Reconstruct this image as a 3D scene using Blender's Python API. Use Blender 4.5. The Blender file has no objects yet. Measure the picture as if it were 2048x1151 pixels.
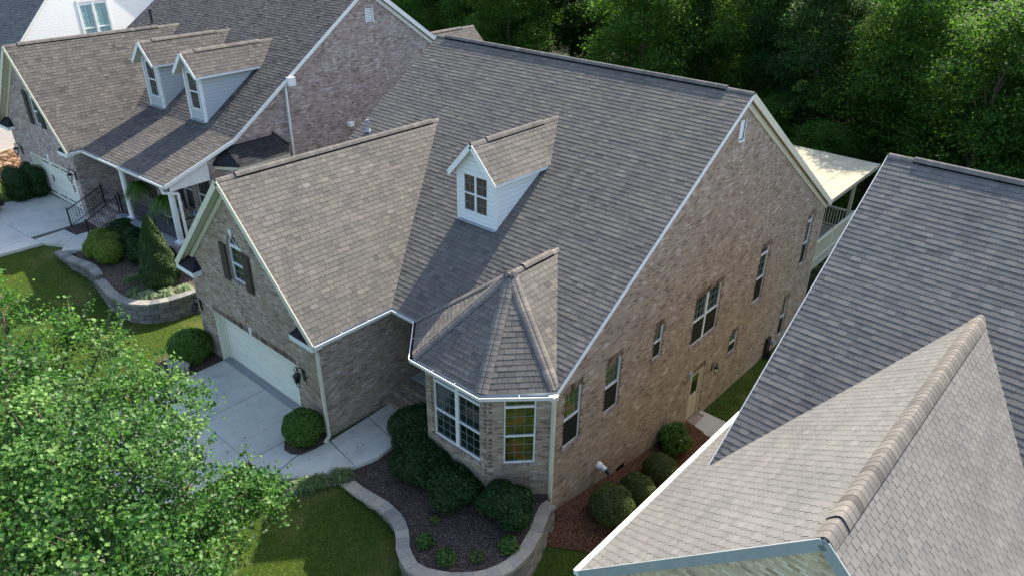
import bpy, math, random
import numpy as np
from mathutils import Matrix, Vector
random.seed(7); rng = np.random.default_rng(7)
SC = bpy.context.scene; COL = SC.collection
# ------------------------------------------------------------------ camera, world, sun
CX, CY, CZ, YAW, PIT, ROL, FPX = 9.3212, -12.8168, 15.0406, -0.7127, 0.4978, 0.0157, 1468.9954
def _cam():
    f = Vector((math.sin(YAW)*math.cos(PIT), math.cos(YAW)*math.cos(PIT), -math.sin(PIT)))
    r = Vector((math.cos(YAW), -math.sin(YAW), 0)); u = r.cross(f)
    r2 = r*math.cos(ROL)+u*math.sin(ROL); u2 = -r*math.sin(ROL)+u*math.cos(ROL)
    cd = bpy.data.cameras.new('camera'); co = bpy.data.objects.new('camera', cd); COL.objects.link(co)
    m = Matrix(((r2.x, u2.x, -f.x, CX), (r2.y, u2.y, -f.y, CY), (r2.z, u2.z, -f.z, CZ), (0, 0, 0, 1)))
    co.matrix_world = m; cd.sensor_width = 36; cd.lens = FPX*36/2048; cd.clip_start = .1; cd.clip_end = 2000
    SC.camera = co
_cam()
SUN_T, SUN_A = .885, .145            # profile slope and sideways drift of the shadows
saz = math.atan(SUN_A)               # sun stands behind the houses, a little to the left
sel = math.atan(SUN_T*math.cos(saz))
sdir = Vector((-math.sin(saz)*math.cos(sel), math.cos(saz)*math.cos(sel), math.sin(sel)))
W = bpy.data.worlds.new('World'); SC.world = W; W.use_nodes = True
nt = W.node_tree; nt.nodes.clear()
o_ = nt.nodes.new('ShaderNodeOutputWorld'); b_ = nt.nodes.new('ShaderNodeBackground'); s_ = nt.nodes.new('ShaderNodeTexSky')
s_.sky_type = 'NISHITA'; s_.sun_disc = False; s_.sun_elevation = sel; s_.sun_rotation = -saz
s_.air_density = 1.0; s_.dust_density = 2.0; s_.ozone_density = .6
b_.inputs[1].default_value = .15
nt.links.new(s_.outputs[0], b_.inputs[0]); nt.links.new(b_.outputs[0], o_.inputs[0])
sl = bpy.data.lights.new('sun', 'SUN'); sl.energy = 4.7; sl.angle = math.radians(.6); sl.color = (1, .89, .74)
so = bpy.data.objects.new('sun', sl); COL.objects.link(so); so.rotation_euler = sdir.to_track_quat('Z', 'Y').to_euler()
SC.view_settings.view_transform = 'Standard'; SC.view_settings.look = 'None'
SC.view_settings.exposure = 1.4; SC.view_settings.gamma = 1
SC.cycles.max_bounces = 6; SC.cycles.diffuse_bounces = 3; SC.cycles.glossy_bounces = 3; SC.cycles.transparent_max_bounces = 6
# ------------------------------------------------------------------ materials
M = {}
class NT:
    def __init__(s, name):
        s.m = bpy.data.materials.new(name); s.m.use_nodes = True; s.t = s.m.node_tree; s.b = s.t.nodes['Principled BSDF']; M[name] = s.m
    def n(s, typ, **kw):
        nd = s.t.nodes.new('ShaderNode'+typ)
        for k, v in kw.items():
            if k.startswith('i_'):
                key = k[2:]; key = int(key) if key.isdigit() else key.replace('_', ' ')
                nd.inputs[key].default_value = v
            else: setattr(nd, k, v)
        return nd
    def l(s, a, b): s.t.links.new(a, b)
    def ramp(s, fac, stops, interp='LINEAR'):
        r = s.n('ValToRGB'); r.color_ramp.interpolation = interp
        el = r.color_ramp.elements
        while len(el) < len(stops): el.new(.5)
        for e, (p, c) in zip(el, stops): e.position = p; e.color = (*c, 1)
        s.l(fac, r.inputs[0]); return r.outputs[0]
    def noise(s, vec, scale, detail=3, rough=.55):
        nd = s.n('TexNoise', i_Scale=scale, i_Detail=detail, i_Roughness=rough)
        if vec is not None: s.l(vec, nd.inputs['Vector'])
        return nd.outputs['Fac']
    def mix(s, fac, a, b, mode='MIX'):
        nd = s.n('MixRGB', blend_type=mode)
        for k, v in enumerate((fac, a, b)):
            if isinstance(v, (int, float)): nd.inputs[k].default_value = v
            elif isinstance(v, tuple): nd.inputs[k].default_value = (*v, 1)
            else: s.l(v, nd.inputs[k])
        return nd.outputs[0]
    def math(s, op, a, b=0., c=0.):
        nd = s.n('Math', operation=op)
        for k, v in enumerate((a, b, c)):
            if isinstance(v, (int, float)): nd.inputs[k].default_value = v
            else: s.l(v, nd.inputs[k])
        return nd.outputs[0]
    def bump(s, h, dist=.01, strength=1.):
        nd = s.n('Bump', i_Distance=dist, i_Strength=strength); s.l(h, nd.inputs['Height']); s.l(nd.outputs[0], s.b.inputs['Normal'])
    def base(s, c, rough=.8, spec=.3):
        if isinstance(c, tuple): s.b.inputs['Base Color'].default_value = (*c, 1)
        else: s.l(c, s.b.inputs['Base Color'])
        s.b.inputs['Roughness'].default_value = rough; s.b.inputs['Specular IOR Level'].default_value = spec
        return s
    def uv(s): return s.n('UVMap').outputs[0]
    def pos(s): return s.n('NewGeometry').outputs['Position']
    def attr(s, a='rnd'):
        nd = s.n('Attribute', attribute_name=a); sp = s.n('SeparateColor'); s.l(nd.outputs['Color'], sp.inputs[0]); return sp.outputs
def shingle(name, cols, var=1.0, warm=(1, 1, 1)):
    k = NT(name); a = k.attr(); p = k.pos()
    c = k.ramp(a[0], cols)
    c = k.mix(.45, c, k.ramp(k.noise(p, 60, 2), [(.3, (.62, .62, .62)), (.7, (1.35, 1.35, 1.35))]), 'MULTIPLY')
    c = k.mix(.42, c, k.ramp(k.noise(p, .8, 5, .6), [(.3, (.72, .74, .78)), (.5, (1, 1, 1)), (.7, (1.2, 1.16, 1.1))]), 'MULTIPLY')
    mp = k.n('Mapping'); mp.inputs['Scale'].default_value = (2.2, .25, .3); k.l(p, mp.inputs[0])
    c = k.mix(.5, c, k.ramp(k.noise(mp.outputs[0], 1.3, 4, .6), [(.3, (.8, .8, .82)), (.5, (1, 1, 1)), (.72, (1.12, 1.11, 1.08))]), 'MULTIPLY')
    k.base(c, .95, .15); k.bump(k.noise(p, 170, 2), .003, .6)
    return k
shingle('shingle', [(0, (.08, .077, .073)), (.35, (.116, .11, .101)), (.7, (.146, .136, .122)), (1, (.186, .171, .149))])
k = NT('shingle_edge_shade'); k.base((.035, .032, .032), 1, .05)  # dark butt edges and tab joints, with the shade under courses painted in
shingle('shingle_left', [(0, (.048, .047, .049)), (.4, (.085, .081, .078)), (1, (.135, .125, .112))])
shingle('shingle_right_dimmed', [(0, (.085, .084, .084)), (.4, (.125, .123, .118)), (.8, (.16, .156, .147)), (1, (.2, .19, .175))])  # wing shingles made darker, with the main slope's grazing sun in the colour
shingle('shingle_right', [(0, (.088, .088, .088)), (.4, (.136, .135, .131)), (.75, (.167, .164, .157)), (1, (.207, .2, .188))])
shingle('shingle_dark', [(0, (.014, .015, .019)), (1, (.04, .041, .045))])
shingle('shingle_cap', [(0, (.095, .089, .083)), (.4, (.14, .13, .119)), (.75, (.177, .164, .147)), (1, (.235, .217, .195))])
def brick(name, c3, mortar, dark=.12, mr=(.25, .22, .19)):
    k = NT(name); uv = k.uv()
    t = k.n('TexBrick', offset=.5, i_Scale=1.0, i_Mortar_Size=.006, i_Mortar_Smooth=.15, i_Bias=0., i_Brick_Width=.203, i_Row_Height=.0665)
    t.inputs['Color1'].default_value = (0, 0, 0, 1); t.inputs['Color2'].default_value = (1, 1, 1, 1); t.inputs['Mortar'].default_value = (.5, .5, .5, 1)
    k.l(uv, t.inputs['Vector'])
    big = k.noise(uv, 1.6, 4, .65)
    c = k.ramp(k.math('ADD', k.math('MULTIPLY', k.math('SUBTRACT', t.outputs['Color'], .5), 1.0), k.math('ADD', .5, k.math('MULTIPLY', k.math('SUBTRACT', big, .5), .9))), c3, 'LINEAR')
    c = k.mix(.55, c, k.ramp(big, [(.3, (.82, .78, .74)), (.7, (1.15, 1.15, 1.16))]), 'MULTIPLY')
    c = k.mix(.5, c, k.ramp(k.noise(uv, 45, 3), [(.3, (.7, .7, .7)), (.7, (1.3, 1.3, 1.3))]), 'MULTIPLY')
    c = k.mix(t.outputs['Fac'], c, mr)
    k.base(c, .92, .2)
    h = k.math('ADD', k.math('MULTIPLY', k.math('SUBTRACT', 1., t.outputs['Fac']), 1.), k.math('MULTIPLY', k.noise(uv, 60, 2), .35))
    k.bump(h, .008, .8)
BC = [(0, (.16, .12, .092)), (.15, (.25, .19, .138)), (.45, (.315, .247, .18)), (.72, (.35, .28, .21)), (.85, (.345, .28, .22)), (.93, (.4, .345, .3)), (1, (.46, .405, .365))]
brick('brick', BC, .5, mr=(.36, .32, .275))
brick('brick_pink', [(0, (.18, .135, .12)), (.15, (.28, .215, .195)), (.6, (.35, .285, .265)), (.88, (.41, .355, .34)), (1, (.5, .45, .43))], .5, mr=(.34, .29, .26))
brick('brick_yellow', [(0, (.38, .29, .18)), (.4, (.62, .5, .34)), (.8, (.74, .62, .45)), (1, (.8, .72, .58))], .5, mr=(.5, .46, .36))
def plain(name, c, rough=.6, spec=.3, n=.0, ns=8, bump=0):
    k = NT(name)
    if n:
        p = k.pos(); k.base(k.mix(n, c, k.ramp(k.noise(p, ns, 4), [(.3, (.6, .6, .6)), (.7, (1.35, 1.35, 1.35))]), 'MULTIPLY'), rough, spec)
        if bump: k.bump(k.noise(p, ns*6, 3), bump, .7)
    else: k.base(c, rough, spec)
    return k
plain('trim_white', (.7, .72, .71), .6, .2, .2, 4)
plain('trim_cream', (.58, .57, .45), .65, .2, .2, 4)
plain('gutter_white', (.68, .69, .67), .6, .2, .2, 3)
plain('gutter_inside', (.03, .028, .03), .9, .1)
plain('screen', (.012, .015, .016), .6, .15)
plain('muntin', (.2, .24, .215), .5, .3)
plain('soffit', (.55, .54, .44), .7, .2, .1, 4)
plain('door_cream', (.62, .63, .52), .45, .4, .1, 2)
plain('door_white', (.66, .67, .58), .45, .4, .1, 2)
plain('door_tan', (.52, .46, .35), .5, .4, .1, 3)
plain('shutter_brown', (.055, .042, .038), .6, .3, .3, 20)
plain('shutter_black', (.015, .016, .02), .5, .4)
plain('black_metal', (.012, .012, .014), .4, .5)
plain('dark_gap', (.008, .008, .008), 1, 0)
plain('bark', (.13, .1, .08), .95, .1, .6, 14, .02)
plain('lamp_glass', (.75, .75, .7), .1, .8)
plain('stone_grey', (.3, .28, .25), .9, .2, .5, 14, .01)
plain('flashing', (.3, .32, .34), .4, .6)
plain('car_red', (.28, .01, .012), .2, .7); plain('rubber', (.02, .02, .02), .8, .2)
plain('canopy', (.32, .31, .235), .9, .08, .25, 2)
plain('deck_wood', (.34, .33, .27), .7, .3, .3, 8)
plain('slate_blue', (.3, .335, .335), .5, .4, .15, 5)
plain('pvc_white', (.8, .82, .82), .4, .5)
plain('cover_fabric', (.03, .04, .06), .8, .2, .3, 12)
plain('cushion_blue', (.25, .35, .45), .8, .2)
plain('doormat', (.02, .018, .018), .95, .1)
def siding(name, c, step=.16, dark=.5):
    k = NT(name); uv = k.uv(); sp = k.n('SeparateXYZ'); k.l(uv, sp.inputs[0])
    f = k.math('FRACT', k.math('DIVIDE', sp.outputs[1], step))
    d = k.math('GREATER_THAN', f, .93)
    k.base(k.mix(d, c, tuple(x*dark for x in c)), .55, .35); k.bump(f, .012, .6)
siding('siding_white', (.7, .75, .76)); siding('siding_grey', (.42, .46, .48)); siding('siding_bright', (.9, .9, .88), .16, .85)
g = NT('glass'); p = g.pos()
g.base(g.mix(1., (.01, .014, .016), g.ramp(g.noise(p, 1.5, 2), [(.35, (.6, .8, .8)), (.7, (1.6, 2., 1.8))]), 'MULTIPLY'), .03, 1.0); g.b.inputs['IOR'].default_value = 1.6
g = NT('glass_painted_glow'); p = g.pos()  # warm glow and green reflections painted into the pane colour
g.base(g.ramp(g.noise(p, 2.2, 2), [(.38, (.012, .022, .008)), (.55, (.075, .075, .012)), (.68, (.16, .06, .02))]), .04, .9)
g = NT('glass_blind'); g.base((.28, .46, .47), .15, .6)
# concrete
k = NT('concrete'); p = k.pos()
c = k.ramp(k.noise(p, .9, 6, .62), [(.28, (.36, .355, .315)), (.42, (.47, .465, .415)), (.7, (.55, .54, .48))])
c = k.mix(.5, c, k.ramp(k.noise(p, 90, 2), [(.35, (.8, .8, .8)), (.65, (1.15, 1.15, 1.15))]), 'MULTIPLY')
mp = k.n('Mapping'); mp.inputs['Scale'].default_value = (2.6, .22, 1); k.l(p, mp.inputs[0])
c = k.mix(.55, c, k.ramp(k.noise(mp.outputs[0], 1., 3), [(.3, (.86, .855, .84)), (.5, (1, 1, 1)), (.7, (1.05, 1.04, 1.03))]), 'MULTIPLY')
c = k.mix(k.ramp(k.noise(p, 2.3, 2, .4), [(.7, (0, 0, 0)), (.82, (.3, .3, .3))]), c, (.2, .19, .17))
k.base(c, .9, .25); k.bump(k.noise(p, 220, 2), .002, .5)
k = NT('concrete_joint'); k.base((.12, .12, .11), .95, .1)
k = NT('concrete_apron'); p = k.pos(); k.base(k.ramp(k.noise(p, 2, 4), [(.3, (.22, .23, .24)), (.7, (.28, .29, .3))]), .8, .3)
# lawn
k = NT('lawn'); p = k.pos()
c = k.ramp(k.noise(p, 14, 6, .8), [(.3, (.011, .027, .005)), (.5, (.033, .068, .011)), (.7, (.11, .148, .027))])
n2 = k.noise(p, .55, 4, .6)
c = k.mix(k.ramp(n2, [(.56, (0, 0, 0)), (.78, (.6, .6, .6))]), c, k.ramp(k.noise(p, 60, 3), [(.3, (.1, .09, .03)), (.7, (.3, .25, .11))]))
k.base(c, 1., .1); k.bump(k.noise(p, 70, 4, .7), .03, 1.)
k = NT('forest_floor'); p = k.pos(); k.base(k.ramp(k.noise(p, 1.5, 4), [(.3, (.008, .012, .005)), (.55, (.03, .035, .015)), (.7, (.09, .12, .03))]), 1, .1)
for nm, cc in (('mulch', [(0, (.02, .014, .014)), (.45, (.07, .05, .04)), (.8, (.14, .108, .09)), (1, (.25, .215, .195))]), ('pine_straw', [(0, (.02, .009, .005)), (.45, (.085, .04, .024)), (.8, (.15, .08, .05)), (1, (.26, .17, .11))]), ('orange_mulch', [(0, (.12, .06, .035)), (.5, (.32, .18, .11)), (1, (.5, .33, .22))])):
    k = NT(nm); p = k.pos(); v = k.n('TexVoronoi', i_Scale=55.); k.l(p, v.inputs['Vector'])
    sp = k.n('SeparateColor'); k.l(v.outputs['Color'], sp.inputs[0])
    k.base(k.mix(.5, k.ramp(sp.outputs[0], cc), k.ramp(k.noise(p, 1.5, 3), [(.3, (.7, .7, .7)), (.7, (1.25, 1.2, 1.15))]), 'MULTIPLY'), 1, .1); k.bump(v.outputs['Distance'], .02, 1)
    k = NT(nm+'_chip'); a = k.attr(); k.base(k.ramp(a[0], cc), 1, .15)
for nm, c0 in (('block', (.215, .2, .175)), ('block_cap', (.32, .29, .245)), ('block_grey', (.15, .15, .14)), ('cap_grey', (.21, .215, .2))):
    k = NT(nm); a = k.attr(); p = k.pos()
    c = k.mix(.8, c0, k.ramp(a[0], [(0, (.6, .62, .66)), (.5, (1, 1, 1)), (1, (1.3, 1.22, 1.1))]), 'MULTIPLY')
    c = k.mix(.6, c, k.ramp(k.noise(p, 14, 4, .65), [(.3, (.6, .6, .6)), (.7, (1.3, 1.3, 1.3))]), 'MULTIPLY')
    k.base(c, .95, .15); k.bump(k.noise(p, 28, 4, .7), .02, .8)
k = NT('fieldstone'); uv = k.uv(); mp = k.n('Mapping'); mp.inputs['Scale'].default_value = (2.4, 4.6, 1); k.l(uv, mp.inputs[0])
v = k.n('TexVoronoi', feature='DISTANCE_TO_EDGE', i_Scale=1.); k.l(mp.outputs[0], v.inputs['Vector']); v2 = k.n('TexVoronoi', i_Scale=1.); k.l(mp.outputs[0], v2.inputs['Vector'])
sp = k.n('SeparateColor'); k.l(v2.outputs['Color'], sp.inputs[0])
c = k.ramp(sp.outputs[0], [(0, (.3, .2, .12)), (.5, (.5, .36, .24)), (1, (.62, .5, .38))])
k.base(k.mix(k.ramp(v.outputs[0], [(.02, (1, 1, 1)), (.07, (0, 0, 0))]), c, (.1, .07, .05)), .95, .1); k.bump(v.outputs[0], .05, 1)
def leafmat(name, stops, trans=.35, rough=.45, spec=.4, tcol=(.25, .5, .05)):
    k = NT(name); a = k.attr(); c = k.ramp(a[0], stops); k.base(c, rough, spec)
    tr = k.n('BsdfTranslucent'); k.l(k.mix(.55, c, tcol), tr.inputs[0])
    mx = k.n('MixShader'); mx.inputs[0].default_value = trans
    out = [n for n in k.t.nodes if n.type == 'OUTPUT_MATERIAL'][0]
    k.l(k.b.outputs[0], mx.inputs[1]); k.l(tr.outputs[0], mx.inputs[2]); k.l(mx.outputs[0], out.inputs[0])
leafmat('leaf_maple', [(0, (.009, .036, .008)), (.5, (.036, .115, .02)), (.985, (.13, .25, .055)), (1, (.2, .22, .05))], .34, .52, .28, (.17, .46, .05))
leafmat('leaf_wood', [(0, (.01, .04, .007)), (.5, (.03, .09, .015)), (1, (.08, .16, .027))], .42, .65, .12, (.18, .42, .03))
leafmat('leaf_wood_dark', [(0, (.006, .024, .007)), (.5, (.016, .052, .013)), (1, (.042, .098, .022))], .3, .65, .12, (.1, .26, .03))
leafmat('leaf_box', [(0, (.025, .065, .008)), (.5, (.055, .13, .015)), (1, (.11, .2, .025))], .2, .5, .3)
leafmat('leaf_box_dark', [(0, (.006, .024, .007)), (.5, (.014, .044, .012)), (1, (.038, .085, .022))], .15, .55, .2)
leafmat('leaf_side', [(0, (.03, .05, .014)), (.5, (.06, .09, .022)), (1, (.13, .14, .04))], .15, .55, .25)
leafmat('leaf_gold', [(0, (.06, .11, .01)), (.5, (.12, .19, .02)), (1, (.2, .27, .035))], .25, .5, .3)
leafmat('leaf_cone', [(0, (.01, .035, .006)), (.5, (.022, .065, .01)), (1, (.05, .1, .016))], .1, .5, .3)
leafmat('leaf_fern', [(0, (.04, .1, .015)), (1, (.11, .2, .035))], .3, .5, .3)
leafmat('leaf_liriope', [(0, (.04, .085, .025)), (.6, (.09, .16, .05)), (1, (.28, .33, .15))], .3, .5, .3)
leafmat('leaf_variegated', [(0, (.09, .15, .07)), (.5, (.24, .32, .18)), (1, (.42, .48, .32))], .3, .5, .3)
leafmat('grass_blade', [(0, (.018, .042, .006)), (.5, (.08, .115, .016)), (.9, (.21, .22, .035)), (1, (.36, .3, .13))], .55, .7, .1, (.75, .68, .04))
# ------------------------------------------------------------------ mesh helpers
V3 = lambda *a: Vector(a)
class MB:
    def __init__(s): s.v = []; s.f = []; s.m = []; s.uv = []; s.r = []
    def face(s, pts, mat=0, uv=None, r=None):
        i = len(s.v); s.v.extend([tuple(p) for p in pts]); s.f.append(list(range(i, i+len(pts)))); s.m.append(mat)
        if uv is None: uv = autouv(pts)
        s.uv.extend(uv); r = random.random() if r is None else r; s.r.extend([r]*len(pts)); return s
    def box(s, a, b, mat=0, r=None):
        x0, y0, z0 = a; x1, y1, z1 = b
        x0, x1 = min(x0, x1), max(x0, x1); y0, y1 = min(y0, y1), max(y0, y1); z0, z1 = min(z0, z1), max(z0, z1)
        return s.hexa([(x0, y0, z0), (x1, y0, z0), (x1, y1, z0), (x0, y1, z0)], [(x0, y0, z1), (x1, y0, z1), (x1, y1, z1), (x0, y1, z1)], mat, r)
    def hexa(s, lo, hi, mat=0, r=None):
        n = len(lo); r = random.random() if r is None else r
        s.face(lo[::-1], mat, None, r); s.face(hi, mat, None, r)
        for i in range(n): s.face([lo[i], lo[(i+1) % n], hi[(i+1) % n], hi[i]], mat, None, r)
        return s
    def obox(s, c, e, n, w, d, h, mat=0, r=None):
        """box: centre of base c, along e width w, along n depth d, up h"""
        c, e, n = Vector(c), Vector(e), Vector(n)
        q = [c+e*(i*w/2)+n*(j*d/2) for i, j in ((-1, -1), (1, -1), (1, 1), (-1, 1))]
        if e.cross(n).z < 0: q = q[::-1]
        return s.hexa([tuple(p) for p in q], [tuple(p+V3(0, 0, h)) for p in q], mat, r)
    def beam(s, a, b, w, h, mat=0, r=None, up=(0, 0, 1)):
        a, b = Vector(a), Vector(b); d = (b-a).normalized(); up = Vector(up)
        if abs(d.dot(up)) > .98: up = V3(0, 1, 0)
        sd = d.cross(up).normalized(); u = sd.cross(d)
        lo = [a+sd*(i*w/2)+u*(j*h/2) for i, j in ((-1, -1), (1, -1), (1, 1), (-1, 1))]
        return s.hexa([tuple(p) for p in lo], [tuple(p+(b-a)) for p in lo], mat, r)
    def tube(s, pts, rad, seg=8, mat=0, cap=True):
        pts = [Vector(p) for p in pts]; rs = rad if isinstance(rad, (list, tuple)) else [rad]*len(pts); rings = []
        for i, p in enumerate(pts):
            d = (pts[min(i+1, len(pts)-1)]-pts[max(i-1, 0)]).normalized(); a = V3(0, 0, 1) if abs(d.z) < .9 else V3(1, 0, 0)
            x = d.cross(a).normalized(); y = d.cross(x)
            rings.append([p+x*(rs[i]*math.cos(t*2*math.pi/seg))+y*(rs[i]*math.sin(t*2*math.pi/seg)) for t in range(seg)])
        for i in range(len(rings)-1):
            for t in range(seg): s.face([rings[i][t], rings[i][(t+1) % seg], rings[i+1][(t+1) % seg], rings[i+1][t]], mat, [(0, 0)]*4, .5)
        if cap: s.face(rings[0], mat, [(0, 0)]*seg, .5); s.face(rings[-1][::-1], mat, [(0, 0)]*seg, .5)
        return s
    def lathe(s, c, prof, seg=14, mat=0):
        c = Vector(c)
        for (r0, z0), (r1, z1) in zip(prof, prof[1:]):
            for t in range(seg):
                a, b = t*2*math.pi/seg, (t+1)*2*math.pi/seg
                q = [c+V3(r0*math.cos(a), r0*math.sin(a), z0), c+V3(r0*math.cos(b), r0*math.sin(b), z0), c+V3(r1*math.cos(b), r1*math.sin(b), z1), c+V3(r1*math.cos(a), r1*math.sin(a), z1)]
                if r0 < 1e-4: q = q[1:]
                elif r1 < 1e-4: q = q[:3]
                s.face(q, mat, [(0, 0)]*len(q), .5)
        return s
    def build(s, name, mats, parent=None, smooth=False, kind=None):
        me = bpy.data.meshes.new(name); me.from_pydata(s.v, [], s.f)
        ml = list(mats) if isinstance(mats, (list, tuple)) else [mats]
        if 9 in s.m: s.m = [len(ml) if q == 9 else q for q in s.m]; ml.append('shingle_edge_shade')
        for m in ml: me.materials.append(M[m])
        me.polygons.foreach_set('material_index', s.m)
        if smooth: me.polygons.foreach_set('use_smooth', [True]*len(s.f))
        u = me.uv_layers.new(name='UVMap'); u.data.foreach_set('uv', np.array(s.uv, dtype=np.float32).ravel())
        a = me.color_attributes.new('rnd', 'FLOAT_COLOR', 'CORNER'); r = np.array(s.r, dtype=np.float32); a.data.foreach_set('color', np.stack([r, r, r, np.ones_like(r)], 1).ravel())
        me.update(); o = bpy.data.objects.new(name, me); COL.objects.link(o)
        if parent is not None: o.parent = parent
        if kind: o['kind'] = kind
        return o
def autouv(pts):
    p = [Vector(q) for q in pts]; n = V3(0, 0, 0)
    for i in range(len(p)): n += (p[i]-p[0]).cross(p[(i+1) % len(p)]-p[0])
    if n.length < 1e-12: return [(0, 0)]*len(p)
    n.normalize()
    if abs(n.z) > .7: return [(q.x, q.y) for q in p]
    t = V3(-n.y, n.x, 0).normalized(); return [(q.dot(t), q.z) for q in p]
def thing(name, label, cat, loc=(0, 0, 0), rz=0, group=None):
    o = bpy.data.objects.new(name, None); COL.objects.link(o); o.location = loc; o.rotation_euler = (0, 0, rz); o.empty_display_size = .2
    return tag(o, label, cat, group)
def tag(o, label, cat, group=None):
    o['label'] = label; o['category'] = cat
    if group: o['group'] = group
    return o
def dup(root, loc, rz=0, sc=1., label=None):
    r = root.copy(); COL.objects.link(r); r.location = loc; r.rotation_euler = (0, 0, rz); r.scale = (sc, sc, sc)
    if label: r['label'] = label
    for ch in list(root.children):
        c = ch.copy(); COL.objects.link(c); c.parent = r
    return r
def clip(poly, a, b, keep=1):
    """clip a 2D polygon to the left (keep=1) of line a-b"""
    out = []; f = lambda p: keep*((b[0]-a[0])*(p[1]-a[1])-(b[1]-a[1])*(p[0]-a[0]))
    for i in range(len(poly)):
        p, q = poly[i], poly[(i+1) % len(poly)]; fp, fq = f(p), f(q)
        if fp >= 0: out.append(p)
        if (fp > 0 and fq < 0) or (fp < 0 and fq > 0):
            t = fp/(fp-fq); out.append((p[0]+(q[0]-p[0])*t, p[1]+(q[1]-p[1])*t))
    return out
def area2(p): return sum(p[i][0]*p[(i+1) % len(p)][1]-p[(i+1) % len(p)][0]*p[i][1] for i in range(len(p)))/2
def wall(mb, P0, e, n, outline, holes=(), depth=.12, mat=0, rmat=None):
    """flat wall in the plane P0 + u*e + z*Z with outward normal n; holes are convex polygons"""
    P0, e, n = Vector(P0), Vector(e), Vector(n); flip = e.cross(V3(0, 0, 1)).dot(n) < 0
    pieces = [outline if area2(outline) > 0 else outline[::-1]]
    hs = [h if area2(h) > 0 else h[::-1] for h in holes]
    for h in hs:
        new = []
        for p in pieces:
            rest = p
            for i in range(len(h)):
                a, b = h[i], h[(i+1) % len(h)]
                o = clip(rest, a, b, -1)
                if len(o) > 2 and abs(area2(o)) > 1e-6: new.append(o)
                rest = clip(rest, a, b, 1)
                if len(rest) < 3: break
        pieces = new
    T = lambda q, d=0: tuple(P0+e*q[0]+V3(0, 0, q[1])-n*d)
    for p in pieces:
        q = [T(x) for x in p]; u = list(p)
        if flip: q = q[::-1]; u = u[::-1]
        mb.face(q, mat, u)
    for h in hs:
        for i in range(len(h)):
            a, b = h[i], h[(i+1) % len(h)]
            q = [T(b), T(a), T(a, depth), T(b, depth)]
            if flip: q = q[::-1]
            mb.face(q, mat if rmat is None else rmat)
rect = lambda x, z, w, h: [(x, z), (x+w, z), (x+w, z+h), (x, z+h)]
def arch(x, z, w, h, seg=10):
    r = w/2; return [(x, z), (x+w, z)]+[(x+r+r*math.cos(t*math.pi/seg), z+h+r*math.sin(t*math.pi/seg)) for t in range(seg+1)]
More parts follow.
